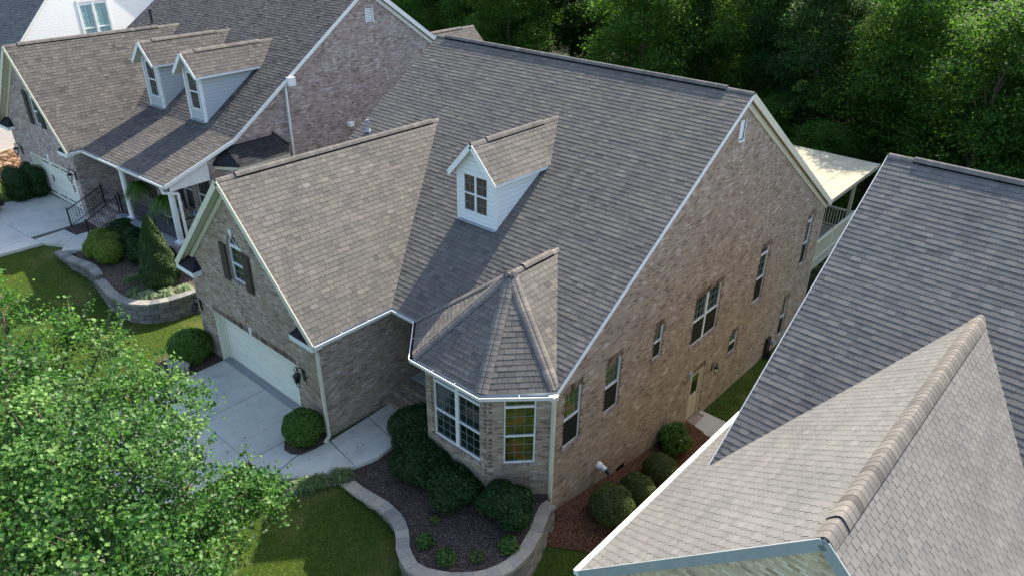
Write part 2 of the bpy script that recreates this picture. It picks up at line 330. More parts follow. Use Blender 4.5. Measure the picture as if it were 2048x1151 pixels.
def window(parent, P0, e, n, x, z, w, h, cols=3, rows=(2, 2), transom=0, d=.085, screen=False, glass='glass', frame='trim_white', sill=True, archr=False, brk='brick', mid=0):
    """double-hung window set in an opening: frame with muntins, panes, sill"""
    P0, e, n = Vector(P0), Vector(e), Vector(n); f = MB()
    if e.cross(n).z > 0: pass
    T = lambda u, zz, dd: P0+e*u+V3(0, 0, zz)-n*dd
    def bar(u0, z0, u1, z1, t=.045, dep=.05, dd=d, mt=0):
        a, b = T((u0+u1)/2, min(z0, z1)-0, dd), None
        if abs(u1-u0) < 1e-6: f.obox(tuple(T(u0, z0, dd)), e, n, t, dep, z1-z0, mt)
        else: f.obox(tuple(T((u0+u1)/2, z0-t/2, dd)), e, n, abs(u1-u0), dep, t, mt)
    fw = .042; xa, xb = x+fw/2, x+w-fw/2
    bar(xa, z, xa, z+h, fw); bar(xb, z, xb, z+h, fw); bar(x+fw, z+fw/2, x+w-fw, z+fw/2, fw)
    if not archr: bar(x+fw, z+h-fw/2, x+w-fw, z+h-fw/2, fw)
    ht = h-transom; units = [(x+fw, x+w-fw)]
    if mid:
        f.obox(tuple(T(x+w/2, z+fw, d)), e, n, mid, .07, h-2*fw); units = [(x+fw, x+w/2-mid/2), (x+w/2+mid/2, x+w-fw)]
    if transom:
        for a, b in units: bar(a, z+ht, b, z+ht, .075)
    for a, b in units:
        zm = z+ht*.49; bar(a, zm, b, zm, .05, .055)
        segs = [(z+fw, zm-.025, rows[0]), (zm+.025, z+ht-(.037 if transom else fw), rows[1])]
        if transom: segs.append((z+ht+.037, z+h-fw, 1))
        for z0, z1, rw in segs:
            for i in range(1, cols): u = a+(b-a)*i/cols; bar(u, z0, u, z1, .011, .012, d+.012, 1)
            for j in range(1, rw): zz = z0+(z1-z0)*j/rw; bar(a, zz, b, zz, .011, .012, d+.012, 1)
    if archr:
        r = w/2; c = x+r; seg = 10; pts = [T(c+(r-.025)*math.cos(t*math.pi/seg), z+h+(r-.025)*math.sin(t*math.pi/seg), d) for t in range(seg+1)]
        for p, q in zip(pts, pts[1:]): f.beam(p, q, .05, .05, up=tuple(n))
        bar(x+fw, z+h, x+w-fw, z+h, .09)
        for t in (45, 90, 135): f.beam(T(c, z+h, d+.012), T(c+(r-.04)*math.cos(math.radians(t)), z+h+(r-.04)*math.sin(math.radians(t)), d+.012), .016, .02, up=tuple(n))
    wo = f.build('window', [frame, 'muntin'], parent)
    g = MB(); poly = arch(x+.02, z+.02, w-.04, h-.02) if archr else rect(x+.02, z+.02, w-.04, h-.04)
    q = [T(a, b, d+.018) for a, b in poly]
    if (q[1]-q[0]).cross(q[2]-q[1]).dot(n) < 0: q = q[::-1]
    g.face(q); g.build('pane', glass, wo)
    if screen:
        for a, b in units: k_ = MB(); q = [T(a+.02, z+fw, d-.02), T(b-.02, z+fw, d-.02), T(b-.02, zm-.02, d-.02), T(a+.02, zm-.02, d-.02)]; k_.face(q if (q[1]-q[0]).cross(q[2]-q[1]).dot(n) > 0 else q[::-1]); k_.build('screen', 'screen', wo)
    if sill:
        s = MB(); nb = max(3, int(w/.075))
        for i in range(nb):
            u = x-.04+(w+.08)*(i+.5)/nb; s.obox(tuple(T(u, z-.085, -.012+.06)), e, n, (w+.08)/nb-.008, .16, .075, 0)
        s.build('sill', brk+'_sill' if brk+'_sill' in M else brk, wo)
    return wo
k = NT('brick_sill'); a = k.attr(); k.base(k.ramp(a[0], [(0, (.18, .15, .13)), (.5, (.28, .24, .21)), (1, (.36, .32, .29))]), .9, .2)
k = NT('header_brick'); a = k.attr(); k.base(k.ramp(a[0], [(0, (.06, .044, .036)), (.2, (.12, .09, .07)), (1, (.24, .18, .135))]), .9, .2)
def teeth(mb, P0, e, n, x, z0, z1, side=1):
    """dark header bricks and their shadows in one tone, every other course at a jamb"""
    P0, e, n = Vector(P0), Vector(e), Vector(n); z = z0
    while z < z1-.05:
        if random.random() < .3: z += .133; continue
        mb.obox(tuple(P0+e*(x+side*.045)+V3(0, 0, z)+n*.001), e, n, .085, .012, .062, 0, random.uniform(.0, .45)); z += .133  # shadow of the dark brick ends is put into the low tone
def soldier(mb, P0, e, n, x, z, w, hgt=.2):
    P0, e, n = Vector(P0), Vector(e), Vector(n); nb = max(2, int(w/.078))
    for i in range(nb): mb.obox(tuple(P0+e*(x+w*(i+.5)/nb)+V3(0, 0, z)+n*.002), e, n, w/nb-.009, .014, hgt, 0, random.random()*.95)
# ---------------------------------------------------------------- roofs
EXPO = .156
def roof_plane(mb, poly, slab=.17, mi=0, trim=1, sof=2, tabs=True, over=.0, expo=EXPO, wmin=.14, wmax=.34, tone=(0, 1), sig=.13, gap=.009, regular=0):
    p = [Vector(q) for q in poly]; n = (p[1]-p[0]).cross(p[2]-p[1]).normalized()
    if n.z < 0: p = p[::-1]; n = -n
    dz = V3(0, 0, -.004)
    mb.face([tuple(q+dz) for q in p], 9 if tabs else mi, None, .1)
    if slab:
        lo = [q-V3(0, 0, slab) for q in p]
        mb.face([tuple(q) for q in lo[::-1]], sof)
        for i in range(len(p)): mb.face([tuple(lo[i]), tuple(lo[(i+1) % len(p)]), tuple(p[(i+1) % len(p)]+dz), tuple(p[i]+dz)], trim)
    if not tabs: return
    e = V3(0, 0, 1).cross(n).normalized(); w = n.cross(e).normalized()
    if w.z < 0: w = -w; 
    if e.cross(w).dot(n) < 0: e = -e
    O = min(p, key=lambda q: q.dot(w)); P2 = [((q-O).dot(e), (q-O).dot(w)) for q in p]
    if area2(P2) < 0: P2 = P2[::-1]
    edges = [(P2[i], P2[(i+1) % len(P2)]) for i in range(len(P2))]
    u0, u1 = min(q[0] for q in P2), max(q[0] for q in P2); vmax = max(q[1] for q in P2)
    k = 0; v = -.02
    while v < vmax:
        vb = v+expo; band = clip(clip(P2, (0, max(v, 0)), (1, max(v, 0)), 1), (0, vb), (1, vb), -1) if v >= 0 else clip(P2, (0, vb), (1, vb), -1)
        if len(band) > 2:
            ua, ub = min(q[0] for q in band), max(q[0] for q in band); u = (math.floor(ua/regular)*regular-regular+(k*.37 % 1)*regular) if regular else ua-random.random()*.3; thick = False
            while u < ub:
                wd = regular or random.uniform(wmin, wmax); un = u+wd; thick = random.random() < .5
                t = .0105 if thick else .007
                t += random.uniform(-.001, .001)
                q = [(u, v), (un-gap, v), (un-gap, vb), (u, vb)]
                if v < 0: q = [(u, v), (un-gap, v), (un-gap, vb), (u, vb)]; inside = ua-.001 <= u and un <= ub+.001
                else: inside = all(((b[0]-a[0])*(z[1]-a[1])-(b[1]-a[1])*(z[0]-a[0])) >= 0 for a, b in edges for z in q)
                if not inside:
                    if v < 0:
                        uu, u2 = max(u, ua), min(un-gap, ub); q = [(uu, v), (u2, v), (u2, vb), (uu, vb)] if u2 > uu else []
                    else:
                        for a, b in edges:
                            q = clip(q, a, b, 1)
                            if len(q) < 3: break
                if len(q) > 2:
                    rr = tone[0]+(tone[1]-tone[0])*min(1, max(0, random.gauss(.54 if thick else .42, sig)))
                    H = lambda z: O+e*z[0]+w*z[1]+n*(.002+t*(vb-z[1])/expo)
                    mb.face([tuple(H(z)) for z in q], mi, None, rr)
                    lowp = [z for z in q if abs(z[1]-v) < 1e-6]
                    if len(lowp) >= 2:
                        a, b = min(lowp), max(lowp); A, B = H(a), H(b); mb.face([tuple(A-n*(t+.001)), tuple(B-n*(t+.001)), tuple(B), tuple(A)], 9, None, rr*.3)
                u = un
        v = vb; k += 1
def cap_run(mb, a, b, n1, n2, w=.15, h=.022, mi=0, step=.15, arc=3, sg_=.14):
    """shingle caps bent over a ridge or hip from a to b; n1, n2 = outward unit vectors down each slope"""
    a, b = Vector(a), Vector(b); d = (b-a); L = d.length; d.normalize(); n1, n2 = Vector(n1), Vector(n2)
    up = -(n1+n2); up = up.normalized() if up.length > .01 else V3(0, 0, 1); N = max(1, int(L/step)); st = L/N
    bul = .022+.3*max(0, h-.03)
    for i in range(N):
        p, q = a+d*(i*st-.0), a+d*((i+1)*st+.01); lift0 = h+.007; lift1 = h+.001; r = min(1, max(0, random.gauss(.5, sg_)))
        def prof(c, lift):
            return [c+nn*w*f+up*(lift*(1-.12*f)+bul*math.sin(math.pi*f)-(bul*.5 if f < .01 else 0)) for nn, f in ((n1, 1), (n1, .72), (n1, .42), (n1, .15), (n1, 0), (n2, .15), (n2, .42), (n2, .72), (n2, 1))]
        A, B = prof(p, lift0), prof(q, lift1)
        for j in range(8): mb.face([tuple(A[j]), tuple(A[j+1]), tuple(B[j+1]), tuple(B[j])], mi, None, r)
        A0 = prof(p, lift0-.014)
        for j in range(8): mb.face([tuple(A0[j]), tuple(A0[j+1]), tuple(A[j+1]), tuple(A[j])], mi, None, r*.45)
    for nn in (n1, n2):
        q = [a+nn*w-up*.01, b+nn*w-up*.01, b+nn*w+up*(h*.85+.002), a+nn*w+up*(h*.85+.002)]; mb.face([tuple(z) for z in q], 1, None, 0)
    for P in (a, b): pr = [P+n1*w-up*.01, P+n2*w-up*.01, P+n2*w+up*(h*.8), P+up*(h*.9), P+n1*w+up*(h*.8)]; mb.face([tuple(z) for z in pr], 1, None, 0)
def slopes(ridge_dir, s1, s2):
    r = Vector(ridge_dir).normalized(); sd = V3(-r.y, r.x, 0).normalized()
    return (sd-V3(0, 0, s1)).normalized(), (-sd-V3(0, 0, s2)).normalized()
def ridge(parent, a, b, s1, s2, vents, name='ridge_cap', h=.02, w=.15, vh=.06, mat='shingle_cap', sg_=.14):
    a, b = Vector(a), Vector(b); n1, n2 = slopes(b-a, s1, s2); m = MB(); prev = 0
    for (t0, t1) in vents:
        if t0 > prev: cap_run(m, a.lerp(b, prev), a.lerp(b, t0), n1, n2, w, h, sg_=sg_)
        cap_run(m, a.lerp(b, t0), a.lerp(b, t1), n1, n2, w+.005, vh, sg_=sg_); prev = t1
    if prev < 1: cap_run(m, a.lerp(b, prev), b, n1, n2, w, h, sg_=sg_)
    return m.build(name, [mat, 'dark_gap'], parent)
def gutter(parent, pts, out=1, name='gutter', w=.12, h=.11, ends=True, cover=False):
    """open trough along an eave polyline; the trough lies to the right of travel when out=1"""
    P = [Vector(p) for p in pts]; m = MB(); N = len(P)
    def off(i):
        ds = []
        if i > 0: ds.append((P[i]-P[i-1]).normalized())
        if i < N-1: ds.append((P[i+1]-P[i]).normalized())
        ns = [V3(d.y, -d.x, 0)*out for d in ds]; b = sum(ns, V3(0, 0, 0)).normalized(); return b/max(.3, b.dot(ns[0]))
    O = [off(i) for i in range(N)]
    def strip(o0, z0, o1, z1, mat):
        for i in range(N-1):
            m.face([tuple(P[i]+O[i]*o0+V3(0, 0, z0)), tuple(P[i+1]+O[i+1]*o0+V3(0, 0, z0)), tuple(P[i+1]+O[i+1]*o1+V3(0, 0, z1)), tuple(P[i]+O[i]*o1+V3(0, 0, z1))], mat)
    t = -.035; bz = t-h
    strip(.005, bz, w-.02, bz, 0); strip(w-.02, bz, w, t-.02, 0); strip(w, t-.02, w, t+.006, 0); strip(w, t+.006, w-.022, t+.006, 0); strip(w-.022, t+.006, w-.03, bz+.02, 1)
    strip(.008, bz+.02, w-.03, bz+.02, 1); strip(.005, bz, .005, t, 0)
    if cover: strip(.0, t+.012, w, t+.008, 0)
    for i in range(N-1):
        L = (P[i+1]-P[i]).length; k = 0 if cover else int(L/1.0)
        for j in range(1, k+1):
            c = P[i].lerp(P[i+1], j/(k+1)); nn = V3((P[i+1]-P[i]).y, -(P[i+1]-P[i]).x, 0).normalized()*out; m.beam(c+nn*.0+V3(0, 0, t+.012), c+nn*(w+.012)+V3(0, 0, t+.012), .014, .006, 0)
    if ends:
        for i in (0, N-1):
            m.face([tuple(P[i]+O[i]*a+V3(0, 0, z)) for a, z in ((.005, bz), (w-.02, bz), (w, t), (.005, t))], 0)
    return m.build(name, ['gutter_white', 'gutter_inside'], parent)
def downspout(parent, pts, w=.1, d=.075, mat='trim_cream', name='downspout'):
    m = MB()
    for a, b in zip(pts, pts[1:]): 
        a, b = Vector(a), Vector(b); dd = (b-a).normalized()*.02; m.beam(a-dd, b+dd, w, d, up=(0, 1, 0) if abs((b-a).normalized().z) > .7 else (0, 0, 1))
    return m.build(name, mat, parent)
def wall_lamp(parent, c, n, s=1., glassy=False):
    """scrolled black coach lamp on a wall"""
    c, n = Vector(c), Vector(n); m = MB(); t = V3(-n.y, n.x, 0)
    m.beam(c+V3(0, 0, -.16*s), c+V3(0, 0, .1*s), .1*s, .03*s, up=tuple(n))
    h = c+n*.17*s
    m.tube([c+n*.01+V3(0, 0, .02), c+n*.05*s+V3(0, 0, .17*s), c+n*.13*s+V3(0, 0, .22*s), h+V3(0, 0, .16*s)], .012*s, 6)
    for k in (1, -1):
        ring = [h+t*(.07*s*math.cos(a))+V3(0, 0, k*.17*s+.07*s*math.sin(a)) for a in [i*math.pi/5 for i in range(11)]]; m.tube(ring, .009*s, 5, cap=False)
    m.lathe(h, [(0, .13*s), (.03*s, .11*s), (.085*s, .06*s), (.085*s, .045*s)], 8)
    m.lathe(h, [(.05*s, -.11*s), (.02*s, -.14*s), (0, -.17*s)], 8); m.lathe(h, [(.055*s, -.11*s), (0, -.112*s)], 8)
    for a in range(6):
        q = V3(math.cos(a*math.pi/3), math.sin(a*math.pi/3), 0); m.beam(h+q*.05*s+V3(0, 0, -.11*s), h+q*.08*s+V3(0, 0, .05*s), .009*s, .009*s)
    o = m.build('wall_lamp', 'black_metal', parent); g = MB(); g.lathe(h, [(.045*s, -.105*s), (.072*s, .045*s)], 8); g.build('lamp_glass', 'lamp_glass' if glassy else 'glass', o)
def pipe_vent(parent, p, h, r=.05, mat='flashing'):
    m = MB(); m.lathe(p, [(r*2.4, .0), (r*1.6, .06), (r, .12), (r, h), (0, h)], 10); return m.build('roof_vent', mat, parent)
def keystone(parent, P0, e, n, x, z, h=.22, w0=.09, w1=.15, mat='trim_white'):
    P0, e, n = Vector(P0), Vector(e), Vector(n); m = MB()
    q = [(x-w0/2, z), (x+w0/2, z), (x+w1/2, z+h), (x-w1/2, z+h)]
    A = [P0+e*a+V3(0, 0, b)+n*.002 for a, b in q]; B = [p+n*.045 for p in A]
    m.hexa([tuple(p) for p in A], [tuple(p) for p in B]); m.build('keystone', mat, parent)
def dormer(parent, x0, yw, zr, ze, hw, ww, zb, s_main, mainz, sid, shing, win, over=.24, vents=((.14, .86),), trim='trim_white', rakeback=None, wincols=2, mid=.06):
    """gabled dormer standing on a -Y facing slope; mainz(y) is the height of that slope"""
    D = MB(); sd = (zr-ze)/hw; yf = yw-over
    yi = lambda z: yw+(z-mainz(yw))/s_main
    e, n = V3(1, 0, 0), V3(0, -1, 0)
    top = lambda x: zr-.12-sd*abs(x-x0)
    out = [(x0-ww, zb), (x0+ww, zb), (x0+ww, top(x0+ww)), (x0, zr-.12), (x0-ww, top(x0-ww))]
    wx, wz, w_, h_ = win
    wall(D, (0, yw, 0), e, n, out, [rect(wx, wz, w_, h_)], .06, 0)
    zt = top(x0+ww)
    for s in (-1, 1):
        xs = x0+s*ww; q = [(xs, yw, zb), (xs, yi(zt), zt), (xs, yw, zt)]
        if s < 0: q = q[::-1]
        # bottom follows the main slope
        D.face(q, 0)
    for s in (-1, 1): D.obox((x0+s*(ww-.05), yw, zb), e, n, .105, .03, zt-zb+.02, 1); D.obox((x0+s*(ww+.004), yw+.045, zb+.05), n, e, .09, .02, zt-zb-.05, 1)
    D.beam((x0-ww, yw-.06, mainz(yw-.06)+.03), (x0+ww, yw-.06, mainz(yw-.06)+.03), .13, .02, 2)
    do = D.build('dormer', [sid, trim, 'flashing'], parent)
    window(do, (0, yw, 0), e, n, wx, wz, w_, h_, wincols, (2, 2), 0, .02, sill=False, mid=mid)
    R = MB()
    for s in (-1, 1): roof_plane(R, [(x0+s*hw, yf, ze), (x0+s*hw, yi(ze), ze), (x0, yi(zr), zr), (x0, yf, zr)], .12, 0, 1, 2)
    ro = R.build('dormer_roof', [shing, trim, 'soffit'], do)
    F = MB()
    for s in (-1, 1): F.beam((x0+s*hw, yf-.012, ze-.075), (x0, yf-.012, zr-.075), .02, .16)
    F.build('rake_board', trim, do)
    a, b = V3(x0, yf, zr), V3(x0, yi(zr)-.05, zr); n1, n2 = slopes(b-a, sd, sd); m = MB(); prev = 0
    for (t0, t1) in vents: cap_run(m, a.lerp(b, prev), a.lerp(b, t0), n1, n2); cap_run(m, a.lerp(b, t0), a.lerp(b, t1), n1, n2, .155, .055); prev = t1
    cap_run(m, a.lerp(b, prev), b, n1, n2); m.build('dormer_ridge', ['shingle_cap', 'dark_gap'], do)
# ---------------------------------------------------------------- foliage helpers
def leaf_mesh(name, C, N, S, mat, parent=None, shape='leaf', kind=None, rnd=None, fold=.25, aspect=.7):
    """many small leaves from numpy arrays: centres C, normals N, sizes S"""
    n = len(C); N = N/np.linalg.norm(N, axis=1, keepdims=True); a = rng.normal(size=(n, 3)); T = np.cross(N, a); T /= np.linalg.norm(T, axis=1, keepdims=True); B = np.cross(N, T)
    S = S[:, None]
    if shape == 'leaf':
        tip, base = C+T*S*.5, C-T*S*.5; l, r = C+B*S*.5*aspect+N*S*fold*.5+T*S*.08, C-B*S*.5*aspect+N*S*fold*.5+T*S*.08
        v = np.stack([base, r, tip, l], 1).reshape(-1, 3); k = 4
        fidx = np.arange(n*4).reshape(-1, 4); f = np.concatenate([fidx[:, [0, 1, 2]], fidx[:, [0, 2, 3]]], 1).reshape(-1, 3); per = 2
    me = bpy.data.meshes.new(name); me.vertices.add(len(v)); me.vertices.foreach_set('co', v.astype(np.float32).ravel())
    me.loops.add(f.size); me.loops.foreach_set('vertex_index', f.astype(np.int32).ravel()); me.polygons.add(len(f)); me.polygons.foreach_set('loop_start', np.arange(0, f.size, 3, dtype=np.int32)); me.polygons.foreach_set('loop_total', np.full(len(f), 3, dtype=np.int32))
    me.update(calc_edges=True); me.materials.append(M[mat])
    r = rng.random(n) if rnd is None else rnd; r = np.repeat(r, k).astype(np.float32); a_ = me.color_attributes.new('rnd', 'FLOAT_COLOR', 'POINT'); a_.data.foreach_set('color', np.stack([r, r, r, np.ones_like(r)], 1).ravel())
    o = bpy.data.objects.new(name, me); COL.objects.link(o)
    if parent is not None: o.parent = parent
    if kind: o['kind'] = kind
    return o
def unit(n): v = rng.normal(size=(n, 3)); return v/np.linalg.norm(v, axis=1, keepdims=True)
def blades_mesh(name, base, direc, length, width, mat, parent=None, droop=.6, seg=3, kind=None, rnd=None):
    n = len(base); t = np.linspace(0, 1, seg+1); side = np.cross(direc, [0, 0, 1.]); side /= np.linalg.norm(side, axis=1, keepdims=True)+1e-9
    P = []
    for k, tt in enumerate(t):
        c = base+direc*(length*tt)[:, None]; c[:, 2] -= droop*length*tt*tt; w = (width*(1-tt*.92)/2)[:, None]; P += [c-side*w, c+side*w]
    v = np.stack(P, 1).reshape(-1, 3); m = 2*(seg+1); b = np.arange(n)[:, None]*m; F = []
    for k in range(seg): F.append(b+np.array([[2*k, 2*k+1, 2*k+3, 2*k+2]]))
    f = np.concatenate(F, 0)
    me = bpy.data.meshes.new(name); me.vertices.add(len(v)); me.vertices.foreach_set('co', v.astype(np.float32).ravel()); me.loops.add(f.size); me.loops.foreach_set('vertex_index', f.astype(np.int32).ravel())
    me.polygons.add(len(f)); me.polygons.foreach_set('loop_start', np.arange(0, f.size, 4, dtype=np.int32)); me.polygons.foreach_set('loop_total', np.full(len(f), 4, dtype=np.int32)); me.update(calc_edges=True); me.materials.append(M[mat])
    r = rng.random(n) if rnd is None else rnd; r = np.repeat(r, m).astype(np.float32); a_ = me.color_attributes.new('rnd', 'FLOAT_COLOR', 'POINT'); a_.data.foreach_set('color', np.stack([r, r, r, np.ones_like(r)], 1).ravel())
    o = bpy.data.objects.new(name, me); COL.objects.link(o)
    if parent is not None: o.parent = parent
    if kind: o['kind'] = kind
    return o
# ------------------------------------------------------------------ ground
def lerp(x, t): 
    for (a, va), (b, vb) in zip(t, t[1:]):
        if x <= b: return va+(vb-va)*max(0, x-a)/(b-a)
    return t[-1][1]
def gh(x, y):
    F = lerp(x, [(-60, 1.1), (-25.3, 1.12), (-23.3, .85), (-20, .25), (-18, .12), (-14, -.03), (-6.4, -.05), (-4.8, -.16), (-2, -.5), (.6, -1.05), (3, -1.35), (6, -1.6), (60, -2)])
    s = min(1, max(0, (x+17)/3)); gf = lerp(y, [(0, 0), (4, -.92), (9.4, -1.82), (15, -2.02), (22, -2.15), (40, -3)])
    gl = lerp(y, [(0, 0), (12, 0), (22, -3.6), (40, -4.4)])
    z = F+gf*s+gl*(1-s)
    if x < -1 and y > 20: z = min(z, -2.9)
    if y < -3 and -14.5 < x < -4: z = min(z, -.05)
    return z
def ground():
    xs = sorted(set([round(-46+.75*i, 3) for i in range(88)]+[-160, -110, -80, -60, 30, 45, 70, 120, 200])); ys = sorted(set([round(-22+.75*i, 3) for i in range(70)]+[-60, -40, -30, 36, 45, 60, 90, 140, 260]))
    v = [(x, y, gh(x, y)) for y in ys for x in xs]; nx = len(xs); f = []; mi = []
    for j in range(len(ys)-1):
        for i in range(nx-1): f.append((j*nx+i, j*nx+i+1, (j+1)*nx+i+1, (j+1)*nx+i)); mi.append(1 if ys[j] > 21 else 0)
    me = bpy.data.meshes.new('ground'); me.from_pydata(v, [], f); me.materials.append(M['lawn']); me.materials.append(M['forest_floor']); me.polygons.foreach_set('material_index', mi)
    o = bpy.data.objects.new('ground', me); COL.objects.link(o); o['kind'] = 'structure'
ground()
def sheet(name, pts, z, mat, thick=.0, kind='structure'):
    m = MB(); zf = z if callable(z) else (lambda x, y: z); top = [(x, y, zf(x, y)) for x, y in pts]
    if thick: m.hexa([(x, y, c-thick) for x, y, c in top], top)
    else: m.face(top)
    return m.build(name, mat, kind=kind)
def slabs(name, polys, z, thick=.1, mat='concrete', gap=.012, parent=None):
    """concrete cast in panels parted by open joints"""
    m = MB()
    for p in polys:
        if area2(p) < 0: p = p[::-1]
        c = (sum(q[0] for q in p)/len(p), sum(q[1] for q in p)/len(p)); q = p
        # shrink every panel by a hair to open the joint
        sh = []
        for x, y in p:
            d = math.hypot(x-c[0], y-c[1]); sh.append((c[0]+(x-c[0])*(1-gap/d), c[1]+(y-c[1])*(1-gap/d)))
        zf = z if callable(z) else (lambda x, y: z)
        m.hexa([(x, y, zf(x, y)-thick) for x, y in sh], [(x, y, zf(x, y)) for x, y in sh])
    return m
# driveway of the middle house
dz = lambda x, y: 0.0+min(0, (y+6)*.02)
m = slabs('d', [[(-12.84, -2.98), (-10.2, -2.98), (-10.2, -5.28), (-12.84, -5.28)], [(-10.2, -2.98), (-7.43, -2.98), (-7.43, -5.28), (-10.2, -5.28)],
    [(-12.84, -5.28), (-10.2, -5.28), (-10.2, -8.4), (-12.84, -8.4)], [(-10.2, -5.28), (-7.43, -5.28), (-7.43, -8.4), (-10.2, -8.4)],
    [(-12.84, -8.4), (-10.2, -8.4), (-10.2, -12), (-13, -12)], [(-10.2, -8.4), (-7.43, -8.4), (-7.3, -12), (-10.2, -12)], [(-13, -12), (-10.2, -12), (-10.2, -16), (-13.5, -16)], [(-10.2, -12), (-7.3, -12), (-6.9, -16), (-10.2, -16)]], dz)
m.build('driveway', 'concrete', kind='structure')
sheet('driveway_joint', [(-12.8, -2.99), (-7.45, -2.99), (-7.3, -15.9), (-13.4, -15.9)], lambda x, y: dz(x, y)-.012, 'concrete_joint')
m = MB(); m.hexa([(-12.86, -2.98, -.1), (-7.96, -2.98, -.1), (-7.96, -2.69, -.1), (-12.86, -2.69, -.1)], [(-12.86, -2.98, .003), (-7.96, -2.98, .003), (-7.96, -2.69, .03), (-12.86, -2.69, .03)])
m.build('garage_apron', 'concrete_apron', kind='structure')
walk = [[(-7.41, -5.28), (-6.35, -5.26), (-6.58, -4.13), (-6.75, -4.25), (-7.08, -4.28), (-7.41, -4.05)], [(-6.33, -5.26), (-5.95, -5.02), (-5.35, -4.25), (-4.9, -3.3), (-6.4, -3.12), (-6.42, -3.6), (-6.5, -4.0), (-6.56, -4.13)], [(-6.38, -3.1), (-4.9, -3.3), (-4.72, -2.6), (-4.8, -1.8), (-6.45, -1.58)], [(-6.45, -1.56), (-4.8, -1.78), (-4.95, -.7), (-6.5, -.7)]]
slabs('w', walk, .012, .12).build('front_walk', 'concrete', kind='structure')
sheet('walk_joint', [(-7.4, -5.2), (-6.0, -5.0), (-5.4, -4.2), (-4.95, -3.3), (-4.8, -2.6), (-5.0, -.75), (-6.45, -.75), (-6.45, -3.2), (-6.6, -4.1), (-7.1, -4.2)], -.0, 'concrete_joint')
# beds of the middle house
BED = [(-4.73, -3.64), (-4.16, -3.66), (-3.11, -3.54), (-2.44, -3.62), (-1.9, -3.89), (-1.55, -4.2), (-1.06, -4.44), (-.62, -4.37), (-.05, -4.03), (.42, -3.54), (.66, -2.96), (.66, -2.36), (.45, -1.63), (.1, -.86), (.02, -.3)]
sheet('mulch_bed', BED+[(-.1, 1), (-5, 1), (-5.0, -.8), (-4.8, -1.8), (-4.72, -2.6), (-4.9, -3.3)], -.13, 'mulch')
sheet('mulch_bed', [(-7.43, -4.05), (-7.08, -4.28), (-6.75, -4.25), (-6.58, -4.13), (-6.5, -4.0), (-6.42, -3.6), (-6.38, -2.9), (-7.43, -2.9)], .006, 'mulch')
sheet('mulch_bed', [(-14.35, -2.6), (-14.75, -3.6), (-14.5, -4.6), (-13.6, -5.1), (-12.86, -5.4), (-12.86, -2.9)], .008, 'mulch')
sheet('mulch_bed', [(-6.2, -5.45), (-5.7, -4.95), (-5.3, -4.3), (-4.85, -3.4), (-4.5, -3.6), (-4.75, -4.15), (-5.2, -4.85), (-5.8, -5.5)], -.04, 'mulch')
def strip_sheet(name, pl, pr, dz, mat):
    m = MB()
    for (a, b), (c, d) in zip(zip(pl, pr), zip(pl[1:], pr[1:])): m.face([(a[0], a[1], gh(*a)+dz), (b[0], b[1], gh(*b)+dz), (d[0], d[1], gh(*d)+dz), (c[0], c[1], gh(*c)+dz)])
    return m.build(name, mat, kind='structure')
strip_sheet('pine_straw_bed', [(-.3, y) for y in (-.6, .4, 1.5, 2.6, 4, 5.5, 7, 8.2)], [(.6, -1.1), (1.7, -.3), (2.4, 1.0), (2.5, 2.6), (2.5, 4), (2.5, 5.5), (1.9, 7), (1.3, 8.2)], .03, 'pine_straw')
sheet('side_landing', [(-.1, 8.1), (1.75, 8.1), (1.75, 9.3), (-.1, 9.3)], -2.62, 'concrete', .3)
m = MB(); m.box((0, 8.0, -2.9), (.25, 9.05, -2.56)); m.build('door_step', 'brick', kind='structure')
# ------------------------------------------------------------------ middle house
H = thing('brick_house', 'tan brick house in the middle with one white dormer and a pointed bay roof', 'house')
Xp, Yp, Zv = V3(1, 0, 0), V3(0, 1, 0), V3(0, 0, 1); N_F = V3(0, -1, 0)
yE, zE, yR, zR, yB, zB, xL, xR = -.35, 3.6212, 8.89, 9.7071, 19.1118, 3.2224, -13.6469, .15
s1 = (zR-zE)/(yR-yE); sb = (zR-zB)/(yB-yR); xg, wg, zg, yG = -10.3019, 3.9376, 7.552, -3.2883; sg = (zg-zE)/wg
mainz = lambda y: zE+s1*(y-yE)
B = MB()
WS = [(.22, 1.22, .80, 1.90, 3, (3, 3), 0, 0), (2.2, 1.28, .78, 1.82, 3, (3, 3), 0, 0), (4.82, 1.9, .55, 1.22, 2, (2, 2), 0, 0), (7.42, 1.14, 1.9, 1.92, 3, (3, 3), 0, .1), (10.86, -.88, .72, .92, 2, (2, 2), 0, 0),
      (12.42, .78, .82, 2.38, 2, (3, 3), .34, 0), (17.03, .72, .64, 2.36, 2, (3, 3), .32, 0), (16.12, -2.5, .62, 1.92, 2, (3, 3), 0, 0)]
holes = [rect(a, b, w, h) for a, b, w, h, *_ in WS]+[rect(7.98, -2.55, .98, 2.26), rect(8.6, 8.22, .36, .64)]
zt = lambda y: (mainz(y) if y < yR else zR-sb*(y-yR))-.15
wall(B, (0, 0, 0), Yp, Xp, [(-.2, -3.6), (18.8, -3.6), (18.8, zt(18.8)), (yR, zt(yR)), (-.2, zt(-.2))], holes, .13)
